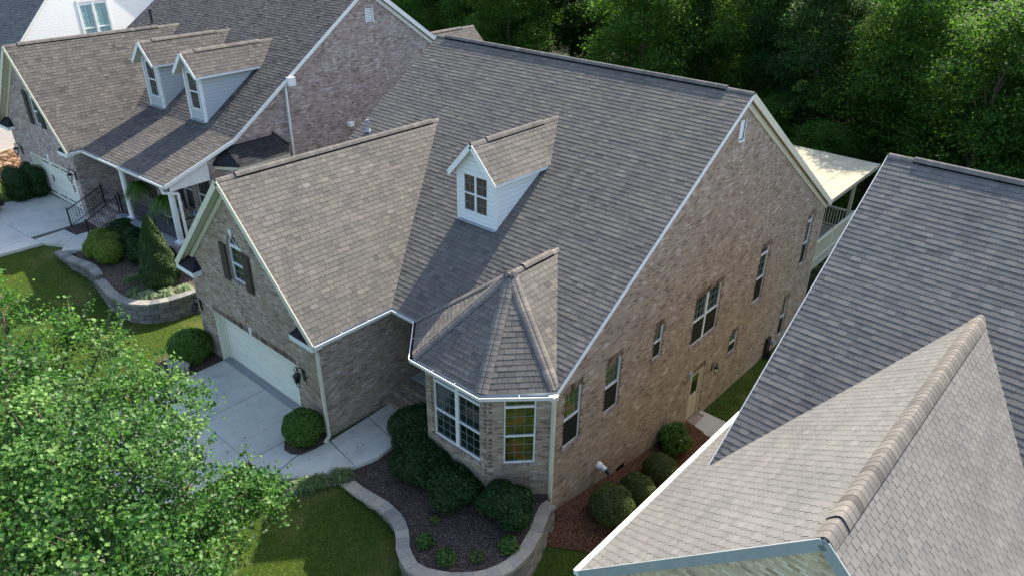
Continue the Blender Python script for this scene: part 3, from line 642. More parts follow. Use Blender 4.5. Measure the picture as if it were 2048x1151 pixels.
# garage front and sides, entry recess, back and left walls
GW = -2.98; gtop = lambda x: zg-sg*abs(x-xg)-.15
aw = arch(-11.0, 3.94, .87, 1.2)
wall(B, (0, GW, 0), Xp, N_F, [(-13.95, -.5), (-6.58, -.5), (-6.58, gtop(-6.58)), (xg, gtop(xg)), (-13.95, gtop(-13.95))], [rect(-12.86, -.3, 4.9, 2.37), aw], .13)
wall(B, (-6.58, 0, 0), Yp, Xp, [(GW, -.6), (2.2, -.6), (2.2, 3.62), (GW, 3.62)])
wall(B, (0, 2.2, 0), Xp, N_F, [(-6.58, -.5), (-4.9, -.5), (-4.9, 3.6), (-6.58, 3.6)], [rect(-6.2, .45, 1.0, 2.2)], .1)
wall(B, (-4.95, 0, 0), -Yp, -Xp, [(-2.2, -.6), (.2, -.6), (.2, 3.55), (-2.2, 3.55)])
wall(B, (-13.95, 0, 0), -Yp, -Xp, [(-1, -.8), (-GW, -.8), (-GW, 3.62), (-1, 3.62)])
wall(B, (-13.5, 0, 0), -Yp, -Xp, [(-18.8, -3.6), (0, -3.6), (0, zt(0)), (-yR, zt(yR)), (-18.8, zt(18.8))])
wall(B, (0, 18.8, 0), -Xp, Yp, [(0, -3.6), (13.5, -3.6), (13.5, 3.25), (0, 3.25)], [rect(1.2, .3, 1.8, 2.1)], .1)
# bay
V0, V1, V2, Vc = V3(-4.95, -.2, 0), V3(-3.62, -1.53, 0), V3(-1.26, -1.53, 0), V3(0, -.2, 0)
e1 = (V1-V0).normalized(); n1 = e1.cross(Zv); e3 = (Vc-V2).normalized(); n3 = e3.cross(Zv); L1, L3 = (V1-V0).length, (Vc-V2).length
wall(B, V0, e1, n1, [(0, -1), (L1, -1), (L1, 3.5), (0, 3.5)], [rect(.5, 1.08, .86, 2.3)], .13)
wall(B, (0, -1.53, 0), Xp, N_F, [(-3.62, -1), (-1.26, -1), (-1.26, 3.5), (-3.62, 3.5)], [rect(-3.32, 1.05, 1.82, 2.33)], .13)
wall(B, V2, e3, n3, [(0, -1), (L3, -1), (L3, 3.5), (0, 3.5)], [rect(.47, 1.08, .86, 2.3)], .13)
B.build('wall', 'brick', H)
for a, b, w, h, c, r, t, md in WS: window(H, (0, 0, 0), Yp, Xp, a, b, w, h, c, r, t, .075, True, 'glass_painted_glow' if a == .22 else 'glass', mid=md)
window(H, V0, e1, n1, .5, 1.08, .86, 2.3, 3, (3, 3), .38, .07)
window(H, (0, -1.53, 0), Xp, N_F, -3.32, 1.05, 1.82, 2.33, 3, (3, 3), .42, .06, mid=.12)
window(H, V2, e3, n3, .47, 1.08, .86, 2.3, 3, (3, 3), .38, .06, glass='glass_painted_glow')
window(H, (0, GW, 0), Xp, N_F, -11.0, 3.94, .87, 1.2, 3, (2, 2), 0, .1, archr=True)
# header bricks at the jambs and soldier courses
Tm = MB()
for a, b, w, h, *_ in WS: teeth(Tm, (0, 0, 0), Yp, Xp, a+w, b-.05, b+h+.1); teeth(Tm, (0, 0, 0), Yp, Xp, a, b-.05, b+h+.1, -1); soldier(Tm, (0, 0, 0), Yp, Xp, a, b+h+.005, w)
teeth(Tm, (0, 0, 0), Yp, Xp, 8.96, -2.5, -.2); soldier(Tm, (0, 0, 0), Yp, Xp, 7.98, -.28, .98)
teeth(Tm, (0, GW, 0), Xp, N_F, -12.86, 0, 2.1, -1); teeth(Tm, (0, GW, 0), Xp, N_F, -7.96, 0, 2.1); soldier(Tm, (0, GW, 0), Xp, N_F, -12.9, 2.075, 4.98)
teeth(Tm, (0, GW, 0), Xp, N_F, -6.64, 0, 3.5, -1); teeth(Tm, (0, -1.53, 0), Xp, N_F, -3.32, 1.05, 3.3, -1); teeth(Tm, V2, e3, n3, .06, .2, 3.3); teeth(Tm, (0, -1.53, 0), Xp, N_F, -1.3, .2, 3.3, 0)
for pt, ee, nn, xa, wd in ((V2, e3, n3, .47, .86), (V0, e1, n1, .5, .86)): soldier(Tm, pt, ee, nn, xa, 3.385, wd, .1)
Tm.build('brick_trim', 'header_brick', H)
keystone(H, (0, GW, 0), Xp, N_F, -10.41, 2.09, .27); keystone(H, (0, GW, 0), Xp, N_F, -10.565, 5.6, .2); keystone(H, V2, e3, n3, .9, 3.27, .17)
# shutters
for x0 in (-11.44, -10.11):
    m = MB(); m.box((x0, GW-.045, 3.84), (x0+.4, GW-.003, 5.14))
    for (za, zb_) in ((3.9, 4.42), (4.48, 5.08)): m.box((x0+.05, GW-.062, za), (x0+.35, GW-.045, zb_))
    m.build('shutter', 'shutter_brown', H)
# garage door
m = MB()
for i in range(4):
    z0 = .03+i*.52; m.box((-12.72, -2.70, z0), (-8.1, -2.64, z0+.51))
    for j in range(3): m.box((-12.68, -2.712, z0+.1+j*.14), (-8.14, -2.70, z0+.2+j*.14))
gd = m.build('garage_door', 'door_white', H)
m = MB(); m.box((-12.86, -2.985, 0), (-12.84, -2.62, 2.07)); m.box((-7.98, -2.985, 0), (-7.96, -2.62, 2.07)); m.box((-12.84, -2.985, 2.05), (-7.98, -2.62, 2.07))
m.box((-12.84, -2.74, 0), (-12.72, -2.62, 2.05)); m.box((-8.1, -2.74, 0), (-7.98, -2.62, 2.05)); m.box((-12.72, -2.74, 1.98), (-8.1, -2.62, 2.05)); m.build('door_frame', 'door_cream', gd)
m = MB(); m.box((-12.8, -2.62, 0), (-8, -2.6, 2.05)); m.build('backing', 'dark_gap', gd)
# side door with its frame, window and knob
m = MB(); m.box((-.10, 7.98, -2.55), (-.02, 8.06, -.3)); m.box((-.10, 8.86, -2.55), (-.02, 8.96, -.3)); m.box((-.10, 8.06, -.38), (-.02, 8.86, -.3)); sd_ = m.build('side_door', 'door_tan', H)
m = MB(); m.box((-.11, 8.06, -2.5), (-.07, 8.86, -1.38)); m.box((-.11, 8.06, -1.38), (-.07, 8.2, -.38)); m.box((-.11, 8.72, -1.38), (-.07, 8.86, -.38)); m.box((-.11, 8.2, -.5), (-.07, 8.72, -.38)); m.box((-.075, 8.16, -2.4), (-.06, 8.42, -1.5)); m.box((-.075, 8.5, -2.4), (-.06, 8.76, -1.5)); m.build('door_leaf', 'door_tan', sd_)
m = MB(); m.face([(-.09, 8.2, -1.38), (-.09, 8.72, -1.38), (-.09, 8.72, -.5), (-.09, 8.2, -.5)]); m.build('pane', 'glass', sd_)
m = MB(); m.lathe((-.04, 8.8, -1.5), [(0, -.03), (.03, 0), (0, .03)], 8); m.build('handle', 'black_metal', sd_)
m = MB(); m.box((.0, 7.62, -.3), (.09, 7.86, -.02)); m.build('floodlight_box', 'flashing', H)
# front door in the recess, steps, landing, mat
m = MB(); m.box((-6.2, 2.22, .45), (-5.2, 2.28, 2.65)); m.box((-6.1, 2.2, .6), (-5.75, 2.23, 1.3)); m.box((-5.65, 2.2, .6), (-5.3, 2.23, 1.3)); m.build('front_door', 'door_tan', H)
m = MB()
for i, (ya, z0) in enumerate(((-.7, .15), (-.36, .3), (-.02, .44))): m.box((-6.575, ya, -.3), (-4.95, ya+.34+.0, z0))
m.box((-6.575, .32, -.3), (-4.95, 2.19, .435)); m.build('front_steps', 'brick', H)
m = MB(); m.box((-6.57, .42, .437), (-4.96, 2.18, .47)); m.build('porch_landing', 'concrete', H)
m = MB(); m.box((-6.05, .62, .0), (-5.25, 1.15, .018)); o = m.build('doormat', 'doormat'); o.location = (0, 0, .471); tag(o, 'dark doormat on the recessed front landing of the middle house', 'doormat')
# roofs
R = MB(); SH = ['shingle', 'trim_white', 'soffit']
roof_plane(R, [(xL, yE, zE), (xR, yE, zE), (xR, yR, zR), (xL, yR, zR)], gap=.004, sig=.12)
roof_plane(R, [(xR, yB, zB), (xL, yB, zB), (xL, yR, zR), (xR, yR, zR)], tabs=False)
R.build('main_roof', SH, H)
yv = yE+(zg-zE)/s1
R = MB(); roof_plane(R, [(xg+wg, yG, zE), (xg+wg, yE, zE), (xg, yv, zg), (xg, yG, zg)]); roof_plane(R, [(xg-wg, yE, zE), (xg-wg, yG, zE), (xg, yG, zg), (xg, yv, zg)], tabs=False); R.build('garage_roof', SH, H)
P0, P1, P2, P3, Q, Rr = V3(-5.198, yE, zE), V3(-3.8083, -1.7822, zE), V3(-1.2348, -1.7822, zE), V3(xR-.03, yE, zE), V3(-2.4765, .7574, 5.7487), V3(-2.4765, 2.88, 5.7487)
R = MB()
for pl in ((P0, P1, Q), (P1, P2, Q), (P2, P3, Q), (P0, Q, Rr), (P3, Rr, Q)): roof_plane(R, pl, .15)
R.build('bay_roof', SH, H)
def hip(a, b, na, nb, **kw):
    d = (Vector(b)-Vector(a)).normalized(); m = MB(); fa = Vector(na); fb = Vector(nb)
    # directions perpendicular to the hip lying in each roof plane
    u1 = d.cross(fa).normalized(); u2 = -d.cross(fb).normalized()
    if u1.z > 0: u1 = -u1
    if u2.z > 0: u2 = -u2
    cap_run(m, a, b, u1, u2, .19, .02); return m
def pn(a, b, c):
    n = (b-a).cross(c-a).normalized(); return n if n.z > 0 else -n
nL, nD1, nF, nD2, nRt = pn(P0, Q, Rr), pn(P0, P1, Q), pn(P1, P2, Q), pn(P2, P3, Q), pn(P3, Rr, Q)
for (a, b, x, y) in ((P0, Q, nL, nD1), (P1, Q, nD1, nF), (P2, Q, nF, nD2), (P3, Q, nD2, nRt)): hip(a.lerp(b, .01), b, x, y).build('hip_cap', ['shingle_cap', 'dark_gap'], H)
ridge(H, Q-Yp*.1, Rr, s1+.1, s1+.1, ((.28, .85),), w=.14)
ridge(H, (xL, yR, zR), (xR, yR, zR), sb, s1, ((.035, .935),), w=.15, vh=.07)
ridge(H, (xg, yG, zg), (xg, yv-.05, zg), sg, sg, ((.07, .96),))
# trims: rake boards, frieze boards, eave returns
m = MB()
for ya, za, yb, zb_ in ((yE, zE, yR, zR),): m.beam((xR+.012, ya, za-.09), (xR+.012, yb, zb_-.09), .022, .11)
m.build('rake_board', 'trim_white', H)
m = MB(); m.beam((xR+.012, yR, zR-.12), (xR+.012, yB, zB-.12), .024, .22); m.beam((.02, yR, zR-.36), (.02, 18.9, zR-.36-sb*(18.9-yR)), .04, .18); m.build('rake_board', 'trim_cream', H)
m = MB()
for s in (-1, 1): m.beam((xg+s*wg, yG-.012, zE-.1), (xg, yG-.012, zg-.1), .024, .19)
m.beam((xg-wg+.3, GW-.015, zE+.3-.33), (xg, GW-.015, zg-.33), .03, .15)
m.build('rake_board', 'trim_cream', H)
for s, x0, x1 in ((-1, xg-wg, -13.1), (1, -7.5, xg+wg)):
    m = MB(); xi = x1 if s < 0 else x0; xo = x0 if s < 0 else x1
    a, b, c_, d_ = (xo, yG-.02, zE-.1), (xi, yG-.02, zE-.1), (xi, GW-.002, zE-.06), (xo, GW-.002, zE-.06)
    top0, top1 = (xo-s*.4, GW-.002, zE+.27), (xi+s*.28, GW-.002, zE+.27)
    m.face([a, b, top1, top0] if s > 0 and False else ([a, b, top1, top0] if xi > xo else [b, a, top0, top1]), 0, None, .4); m.face([b, c_, top1] if xi > xo else [c_, b, top1], 0, None, .3)
    m.box((min(x0, x1), yG-.03, zE-.27), (max(x0, x1), GW-.003, zE-.105), 1)
    m.build('eave_return', ['shingle_dark', 'trim_white'], H)
gutter(H, [(xg+wg, yG, zE), (xg+wg, yE, zE), tuple(P0), tuple(P1), tuple(P2), tuple(V3(xR+.05, yE-.05, zE))], 1)
m = MB(); m.box((xR-.1, yE-.24, zE-.19), (xR+.09, yE-.03, zE-.045)); m.build('gutter_end', 'trim_cream', H)
gutter(H, [(xg-wg, yE, zE), (xg-wg, yG, zE)], 1)
gutter(H, [(xR, yB, zB), (xL, yB, zB)], 1)
downspout(H, [(-6.42, -3.22, 3.4), (-6.48, -3.1, 3.2), (-6.5, -3.05, .1), (-6.42, -3.25, .03)]); downspout(H, [(.08, -.42, 3.4), (.06, -.34, 3.2), (.06, -.3, -.9)]); downspout(H, [(.06, -.3, -.9), (.06, -.3, -1.2)], .12, .1, 'black_metal', 'drain_boot')
dormer(H, -5.637, 2.72, 8.311, 7.243, .99, .84, 5.35, s1, mainz, 'siding_white', 'shingle', (-6.2, 5.97, 1.05, 1.27), .24, ((.16, .8),))
wall_lamp(H, (-13.72, GW, 1.98), (0, -1, 0), 1.5); wall_lamp(H, (-7.55, GW, 1.9), (0, -1, 0), 1.5); wall_lamp(H, (0, 9.6, -.75), (1, 0, 0), 1.1, True)
pipe_vent(H, (-13.0, 4.42, mainz(4.42)), .45, .055); 
m = MB(); m.tube([(-.02, 2.2, -.63), (.12, 2.2, -.63)], [.13, .1], 12); m.tube([(.12, 2.2, -.63), (.3, 2.2, -.66)], .075, 10); vp = m.build('dryer_vent', 'pvc_white', H); m = MB(); m.tube([(.3, 2.2, -.66), (.44, 2.2, -.74)], .08, 10); m.build('vent_hood', 'black_metal', vp)
m = MB(); 
m.box((-.08, 8.6, 8.22), (-.05, 8.96, 8.88))
for i in range(8): z = 8.25+i*.078; m.hexa([(-.05, 8.61, z), (-.01, 8.61, z), (-.01, 8.95, z), (-.05, 8.95, z)], [(-.05, 8.61, z+.06), (-.03, 8.61, z+.06), (-.03, 8.95, z+.06), (-.05, 8.95, z+.06)])
m.box((-.1, 8.58, 8.2), (.03, 8.6, 8.88)); m.box((-.1, 8.96, 8.2), (.03, 8.98, 8.88)); m.box((-.1, 8.58, 8.18), (.06, 8.98, 8.22)); m.build('gable_vent', 'trim_white', H)
m = MB(); m.box((.0, 14.85, -3.1), (.12, 15.2, -1.95)); m.box((.12, 14.95, -3.2), (.26, 15.1, -2.6)); em = m.build('electric_meter', 'black_metal', H); m = MB(); m.tube([(.12, 15.3, -2.25), (.26, 15.3, -2.25)], .14, 14); m.tube([(.05, 15.3, -3.1), (.05, 15.3, -2.3)], .04, 8); m.build('meter_dial', 'flashing', em)
m = MB(); m.box((.004, 3.3, -1.72), (.02, 3.75, -1.55)); m.build('crawl_vent', 'dark_gap', H)
m = MB(); m.tube([(-7.35, GW-.02, .35), (-7.35, GW-.16, .35)], .045, 8); m.tube([(-7.35, GW-.12, .2), (-7.35, GW-.12, .42)], .03, 8); m.build('spigot', 'pvc_white', H)
# deck with canopy
D = MB(); D.box((-5.2, 18.85, -.0), (-.1, 24.0, .1)); D.box((-.14, 18.85, -.32), (-.08, 24.05, .02), 0); dk = D.build('deck', 'deck_wood', H)
m = MB()
for i in range(6): m.box((-.07-(i+1)*.98, 19.0, 2.98), (-.09-i*.98, 26.2, 3.06))
m.box((-6, 19.0, 2.93), (-.02, 26.25, 2.975)); m.box((-.08, 19.0, 2.88), (-.01, 26.3, 3.08)); m.box((-6, 26.2, 2.88), (-.01, 26.28, 3.07)); m.build('canopy', 'canopy', dk)
for x, y in ((-.16, 23.2), (-5.1, 23.2), (-.16, 19.2)):
    m = MB(); m.box((x-.07, y-.07, -3.2), (x+.07, y+.07, 2.9)); m.build('post', 'canopy', dk)
m = MB(); m.box((-.13, 19.0, 1.12), (-.03, 23.15, 1.2)); m.box((-5.0, 23.85, 1.12), (-.05, 23.95, 1.2)); m.box((-.13, 23.15, 1.12), (-.03, 23.95, 1.2)); m.box((-.12, 19.0, .2), (-.05, 23.9, .27)); m.box((-5.0, 23.87, .2), (-.05, 23.93, .27))
for i in range(44): m.box((-.1, 19.08+i*.112, .2), (-.065, 19.115+i*.112, 1.15))
for i in range(36): m.box((-.12-i*.138, 23.885, .2), (-.155-i*.138, 23.92, 1.15))
for y in (21.1, 23.9): m.box((-.13, y-.05, .05), (-.03, y+.05, 1.25))
m.build('deck_railing', 'trim_cream', dk)
m = MB(); m.lathe((-.62, 19.75, .1), [(.28, 0), (.31, .5), (.33, .85), (.27, 1.0), (.2, 1.13), (0, 1.18)], 12); o = m.build('covered_grill', 'cover_fabric', smooth=True); tag(o, 'grill under a dark blue cover on the rear deck of the middle house', 'grill')
#PART3
# ------------------------------------------------------------------ left neighbour
LT = .05; LH = thing('brick_house', 'grey pink brick house on the left with two grey dormers over a front porch', 'house', (-18.901, -1.189, 0), LT)
def LW(u, v, z=0): return V3(-18.901+math.cos(LT)*u-math.sin(LT)*v, -1.189+math.sin(LT)*u+math.cos(LT)*v, z)
gx, gw, gy, gz, ze = -10.723, 3.742, -.654, 8.65, 4.581; bv, bz, vr, zr = 3.278, 5.683, 11.312, 11.101; ls = (zr-bz)/(vr-bv); lsg = (gz-ze)/gw; uL = -14.79
ps = (bz-ze)/bv; lz = lambda v: bz+ls*(v-bv); vgb = bv+(gz-bz)/ls; vB = vr+(zr-5.0)/ls
B = MB(); GV = -.36; ltop = lambda u: gz-lsg*abs(u-gx)-.15
uw = -.18; zt = lambda v: (lz(v) if v < vr else zr-ls*(v-vr))-.14
wall(B, (uw, 0, 0), Yp, Xp, [(2.0, .6), (vB-.3, -3.6), (vB-.3, zt(vB-.3)), (vr, zt(vr)), (bv, bz-.14), (2.0, ze+ps*2.0-.14)], [rect(11.12, 9.38, .46, .68)], .1)
wall(B, (0, 2.0, 0), Xp, N_F, [(-7.25, .6), (uw, .6), (uw, 5.1), (-7.25, 5.1)], [rect(-6.1, 1.9, 1.0, 2.15), rect(-2.6, 2.3, .75, 2.0), rect(-1.45, 2.3, .75, 2.0)], .1)
wall(B, (0, GV, 0), Xp, N_F, [(-13.9, .3), (-7.25, .3), (-7.25, ltop(-7.25)), (gx, ltop(gx)), (-13.9, ltop(-13.9))], [rect(-12.3, .8, 4.6, 2.62), arch(-10.5, 5.13, .82, 1.25)], .13)
wall(B, (-7.25, 0, 0), Yp, Xp, [(GV, .3), (2.05, .3), (2.05, 4.9), (GV, 4.62)])
wall(B, (-13.9, 0, 0), -Yp, -Xp, [(-7, .3), (-GV, .3), (-GV, 4.7), (-7, 4.7)]); wall(B, (-14.6, 0, 0), -Yp, -Xp, [(-vB+.3, 0), (-7, 0), (-7, zt(7)), (-vr, zt(vr)), (-vB+.3, zt(vB-.3))])
wall(B, (0, vB-.3, 0), -Xp, Yp, [(.18, -3), (14.6, -3), (14.6, 5), (.18, 5)])
B.build('wall', 'brick_pink', LH)
SHL = ['shingle_left', 'trim_white', 'soffit']
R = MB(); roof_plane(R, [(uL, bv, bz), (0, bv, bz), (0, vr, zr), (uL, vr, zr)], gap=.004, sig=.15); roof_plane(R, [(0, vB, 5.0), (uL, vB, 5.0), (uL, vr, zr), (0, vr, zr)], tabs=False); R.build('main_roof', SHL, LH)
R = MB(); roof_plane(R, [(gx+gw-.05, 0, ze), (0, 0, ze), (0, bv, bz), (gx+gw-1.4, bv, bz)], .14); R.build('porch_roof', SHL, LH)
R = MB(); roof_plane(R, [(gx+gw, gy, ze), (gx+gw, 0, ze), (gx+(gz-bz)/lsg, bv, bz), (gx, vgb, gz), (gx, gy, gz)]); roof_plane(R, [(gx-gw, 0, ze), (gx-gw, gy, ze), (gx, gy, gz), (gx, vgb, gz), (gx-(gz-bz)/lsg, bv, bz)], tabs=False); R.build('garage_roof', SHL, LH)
R = MB()
for s in (-1, 1): roof_plane(R, [(-6.0+s*3.2, 16, 3.9), (-6.0+s*3.2, 25.4, 3.9), (-6.0, 25.4, 7.05), (-6.0, 17, 7.05)], expo=.16)
R.build('rear_roof', SHL, LH); ridge(LH, (-6, 17.3, 7.05), (-6, 25.4, 7.05), 1, 1, ((.2, .85),))
wb = MB(); wall(wb, (0, 25.0, 0), -Xp, Yp, [(3.1, -3), (8.9, -3), (8.9, 3.9), (6, 6.8), (3.1, 3.9)]); wall(wb, (-3.1, 0, 0), Yp, Xp, [(19, -3), (25, -3), (25, 3.9), (19, 3.9)]); wb.build('rear_wall', 'brick_pink', LH)
ridge(LH, (uL, vr, zr), (0, vr, zr), ls, ls, ((.05, .95),)); ridge(LH, (gx, gy, gz), (gx, vgb-.05, gz), lsg, lsg, ((.07, .86),))
lmz = lambda v: lz(v)
for k, (x0, zrk) in enumerate(((-6.47, 8.82), (-3.0, 8.8))): dormer(LH, x0, 3.56, zrk, 7.9, .87, .62, 5.6, ls, lmz, 'siding_grey', 'shingle_left', (x0-.37, 6.35, .74, 1.58), .3, ((.14, .84),), 'trim_white', wincols=3, mid=0)
m = MB(); m.beam((.012, bv, bz-.09), (.012, vr, zr-.09), .024, .15); m.beam((.012, 0, ze-.09), (.012, bv, bz-.09), .024, .15); m.beam((.012, vr, zr-.1), (.012, vB, 5-.1), .024, .2); m.beam((uw+.03, vr, zr-.34), (uw+.03, vB-.3, zr-.34-ls*(vB-.3-vr)), .03, .16); m.build('rake_board', 'trim_white', LH)
m = MB()
for s in (-1, 1): m.beam((gx+s*gw, gy-.012, ze-.1), (gx, gy-.012, gz-.1), .024, .2)
m.beam((gx-gw+.35, GV-.015, ze+.38-.33), (gx, GV-.015, gz-.33), .03, .16)
m.build('rake_board', 'trim_cream', LH)
for s, x0, x1 in ((-1, gx-gw, -13.3), (1, -7.9, gx+gw)):
    m = MB(); xi = x1 if s < 0 else x0; xo = x0 if s < 0 else x1
    a, b, c_ = (xo, gy-.02, ze-.1), (xi, gy-.02, ze-.1), (xi, GV-.002, ze-.06); t0, t1 = (xo-s*.42, GV-.002, ze+.3), (xi+s*.3, GV-.002, ze+.3)
    m.face([a, b, t1, t0] if xi > xo else [b, a, t0, t1], 0, None, .4); m.face([b, c_, t1] if xi > xo else [c_, b, t1], 0, None, .3); m.box((min(x0, x1), gy-.03, ze-.25), (max(x0, x1), GV-.003, ze-.105), 1); m.build('eave_return', ['shingle_dark', 'trim_white'], LH)
gutter(LH, [(gx+gw, gy, ze), (gx+gw, 0, ze), (0.02, 0, ze)], 1)
# rear eave corner box and downspouts on the gable wall
m = MB(); m.box((-.05, 6.25, 7.35), (.16, 6.6, 7.72)); m.build('conductor_head', 'trim_white', LH); downspout(LH, [(-.1, 6.2, 7.4), (-.1, 6.15, -.5)], .1, .08, 'trim_white')
downspout(LH, [(-.25, -.06, 4.42), (-.2, -.04, 4.2), (-.1, .3, 4.12), (-.08, .5, 4.05), (-.08, .5, 1.0)], .1, .08, 'trim_white')
m = MB(); m.box((-.16, 9.45, 4.85), (.06, 9.7, 5.05)); m.build('vent_hood', 'pvc_white', LH)
m = MB()
for i in range(9): z = 9.42+i*.07; m.box((-.24, 11.14, z), (-.19, 11.56, z+.05))
m.box((-.26, 11.1, 9.36), (-.14, 11.14, 10.08)); m.box((-.26, 11.56, 9.36), (-.14, 11.6, 10.08)); m.build('gable_vent', 'trim_white', LH)
# side bay with a dark hipped roof
m = MB(); A0, A1 = V3(uw, 2.3, 4.72), V3(uw, 6.0, 4.72); C0, C1 = V3(.75, 2.9, 4.72), V3(.75, 5.4, 4.72); T0, T1 = V3(uw, 2.95, 5.38), V3(uw, 5.3, 5.38)
for pl in ((A0, C0, T0), (C0, C1, T1, T0), (C1, A1, T1)): roof_plane(m, pl, 0.0, expo=.156)
q = [A0, C0, C1, A1]; m.hexa([tuple(p-Zv*.14) for p in q], [tuple(p-Zv*.005) for p in q], 1)
hp = m.build('side_bay_roof', ['shingle_dark', 'trim_cream', 'soffit'], LH)
m = MB(); q = [V3(uw, 2.5, 1), V3(.6, 3.0, 1), V3(.6, 5.3, 1), V3(uw, 5.8, 1)]; m.hexa([tuple(p) for p in q], [tuple(p+Zv*3.6) for p in q]); m.build('side_bay_wall', 'brick_pink', LH)
# stepped flashing around the little roof
for Aq, Tq, nq in ((A0, T0, 12), (A1, T1, 8)):
    m = MB()
    for i in range(nq): t = i/(nq-1); p = Aq.lerp(Tq, t); m.box((uw+.002, p.y-.05, p.z), (uw+.02, p.y+.05, p.z+.14))
    m.build('step_flashing', 'shutter_black', LH)
# garage door with black strap hardware
m = MB()
for i in range(4): m.box((-12.12, -.03, 1.22+i*.53), (-7.88, .04, 1.74+i*.53))
gd = m.build('garage_door', 'door_white', LH)
m = MB(); m.box((-12.3, GV-.004, 1.15), (-12.26, .06, 3.42)); m.box((-7.74, GV-.004, 1.15), (-7.7, .06, 3.42)); m.box((-12.26, GV-.004, 3.36), (-7.74, .06, 3.42)); m.box((-12.26, -.06, 1.2), (-12.12, .04, 3.36)); m.box((-7.88, -.06, 1.2), (-7.74, .04, 3.36)); m.build('door_frame', 'door_cream', gd)
for x in (-12.05, -10.9, -9.95, -8.8):
    for z in (1.42, 2.95): m = MB(); m.box((x, -.05, z), (x+.75, -.03, z+.05)); m.build('strap_hinge', 'black_metal', gd)
for x in (-11.2, -9.0): m = MB(); m.box((x, -.06, 2.05), (x+.05, -.03, 2.4)); m.box((x-.05, -.055, 2.2), (x+.1, -.03, 2.24)); m.build('handle', 'black_metal', gd)
for i in range(6): m = MB(); m.box((-12.0+i*.72, -.045, 3.2), (-11.45+i*.72, -.03, 3.3)); m.build('small_pane', 'glass', gd)
m = MB(); m.box((-12.3, .05, .9), (-7.7, .07, 3.4)); m.build('backing', 'dark_gap', gd)
keystone(LH, (0, GV, 0), Xp, N_F, -10.1, 3.45, .3); keystone(LH, (0, GV, 0), Xp, N_F, -10.09, 6.85, .2)
for x0 in (-10.92, -9.66):
    m = MB(); n = 8; q = [(x0, 5.1), (x0+.38, 5.1), (x0+.38, 6.5), (x0+.38 if x0 < -10 else x0, 6.72), (x0, 6.5)] if False else rect(x0, 5.1, .38, 1.55); m.hexa([(a, GV-.003, b) for a, b in q][::-1], [(a, GV-.05, b) for a, b in q][::-1]); m.build('shutter', 'shutter_black', LH)
window(LH, (0, GV, 0), Xp, N_F, -10.5, 5.13, .82, 1.25, 3, (2, 2), 0, .1, archr=True, sill=False)
m = MB()
for x in (-6.1,): m.box((x, 2.03, 1.9), (x+1.0, 2.08, 4.05))
m.build('front_door', 'shutter_brown', LH)
for x in (-2.6, -1.45): window(LH, (0, 2.0, 0), Xp, N_F, x, 2.3, .75, 2.0, 3, (2, 2), 0, .08, sill=False)
for x in (-3.0, -.66):
    m = MB(); m.box((x, 1.95, 2.25), (x+.36, 1.995, 4.3)); m.build('shutter', 'shutter_black', LH)
wall_lamp(LH, (-13.25, GV, 3.35), (0, -1, 0), 1.5, True); wall_lamp(LH, (-7.46, GV, 3.35), (0, -1, 0), 1.5, True)
m = MB(); m.lathe((-13.0, 7.4, lmz(7.4)-.05), [(.1, 0), (.07, .12), (.07, .75), (0, .75)], 10); m.lathe((-13.0, 7.4, lmz(7.4)+.6), [(.0, 0), (.12, 0.02), (.12, .1), (0, .12)], 10); m.build('roof_vent', 'black_metal', LH)
# porch: floor, beam, columns, railing, steps
m = MB(); m.box((-5.2, .05, .4), (-.06, 2.0, 1.84)); m.box((-7.24, .9, .4), (-5.2, 2.0, 1.84))
for i, (v0, z0) in enumerate(((-.5, 1.3), (-.15, 1.48), (.2, 1.66), (.55, 1.84))): m.box((-7.2, v0, .4), (-5.25, v0+.36, z0))
m.build('porch_base', 'brick_pink', LH)
m = MB(); m.box((-5.24, .0, 1.842), (-.02, 1.99, 1.9)); m.build('porch_floor', 'concrete_apron', LH)
m = MB(); m.box((-7.2, .22, 4.2), (-.12, .45, 4.46)); m.box((-.42, .22, 4.2), (-.14, 2.0, 4.46)); q = [(.45, 4.46), (2.0, 4.46), (2.0, 5.05), (.45, 4.56)]; m.hexa([(-.2, a, b) for a, b in q], [(-.14, a, b) for a, b in q]); m.build('porch_beam', 'trim_white', LH)
for x in (-4.3, -.32):
    m = MB(); m.lathe((x, .32, 1.9), [(.19, 0), (.19, .07), (.15, .1), (.13, .14), (.12, 2.2), (.15, 2.24), (.18, 2.3)], 14); m.box((x-.19, .13, 1.9), (x+.19, .51, 1.96)); m.build('column', 'trim_white', LH)
def railing(parent, a, b, h=.9, step=.1, posts=(0, 1)):
    a, b = Vector(a), Vector(b); m = MB(); L = (b-a).length; n = max(2, int(L/step)); up = Zv
    m.beam(a+up*h, b+up*h, .045, .035); m.beam(a+up*.1, b+up*.1, .03, .025)
    for i in range(n+1): p = a.lerp(b, i/n); m.beam(p+up*.1, p+up*h, .014, .014)
    for t in posts: p = a.lerp(b, t); m.beam(p, p+up*(h+.06), .055, .055); m.lathe(p+up*(h+.06), [(.035, 0), (.035, .03), (0, .06)], 6)
    for t in (.25, .75):
        p = a.lerp(b, t)+up*(h*.5); pts = [p+(b-a).normalized()*(.1*math.cos(k))+up*(.16*math.sin(k)) for k in [i*math.pi/5 for i in range(11)]]; m.tube(pts, .008, 5, cap=False)
    m.build('railing', 'black_metal', parent)
railing(LH, (-4.1, .3, 1.9), (-.45, .3, 1.9), posts=(.5, 1)); railing(LH, (-.3, .5, 1.9), (-.3, 1.9, 1.9))
railing(LH, (-5.25, -1.3, 1.15), (-5.25, .2, 1.85), .85, .12); railing(LH, (-7.15, -1.25, 1.15), (-7.1, .4, 1.85), .85, .12); railing(LH, (-5.2, .3, 1.9), (-4.5, .3, 1.9), posts=(0,))
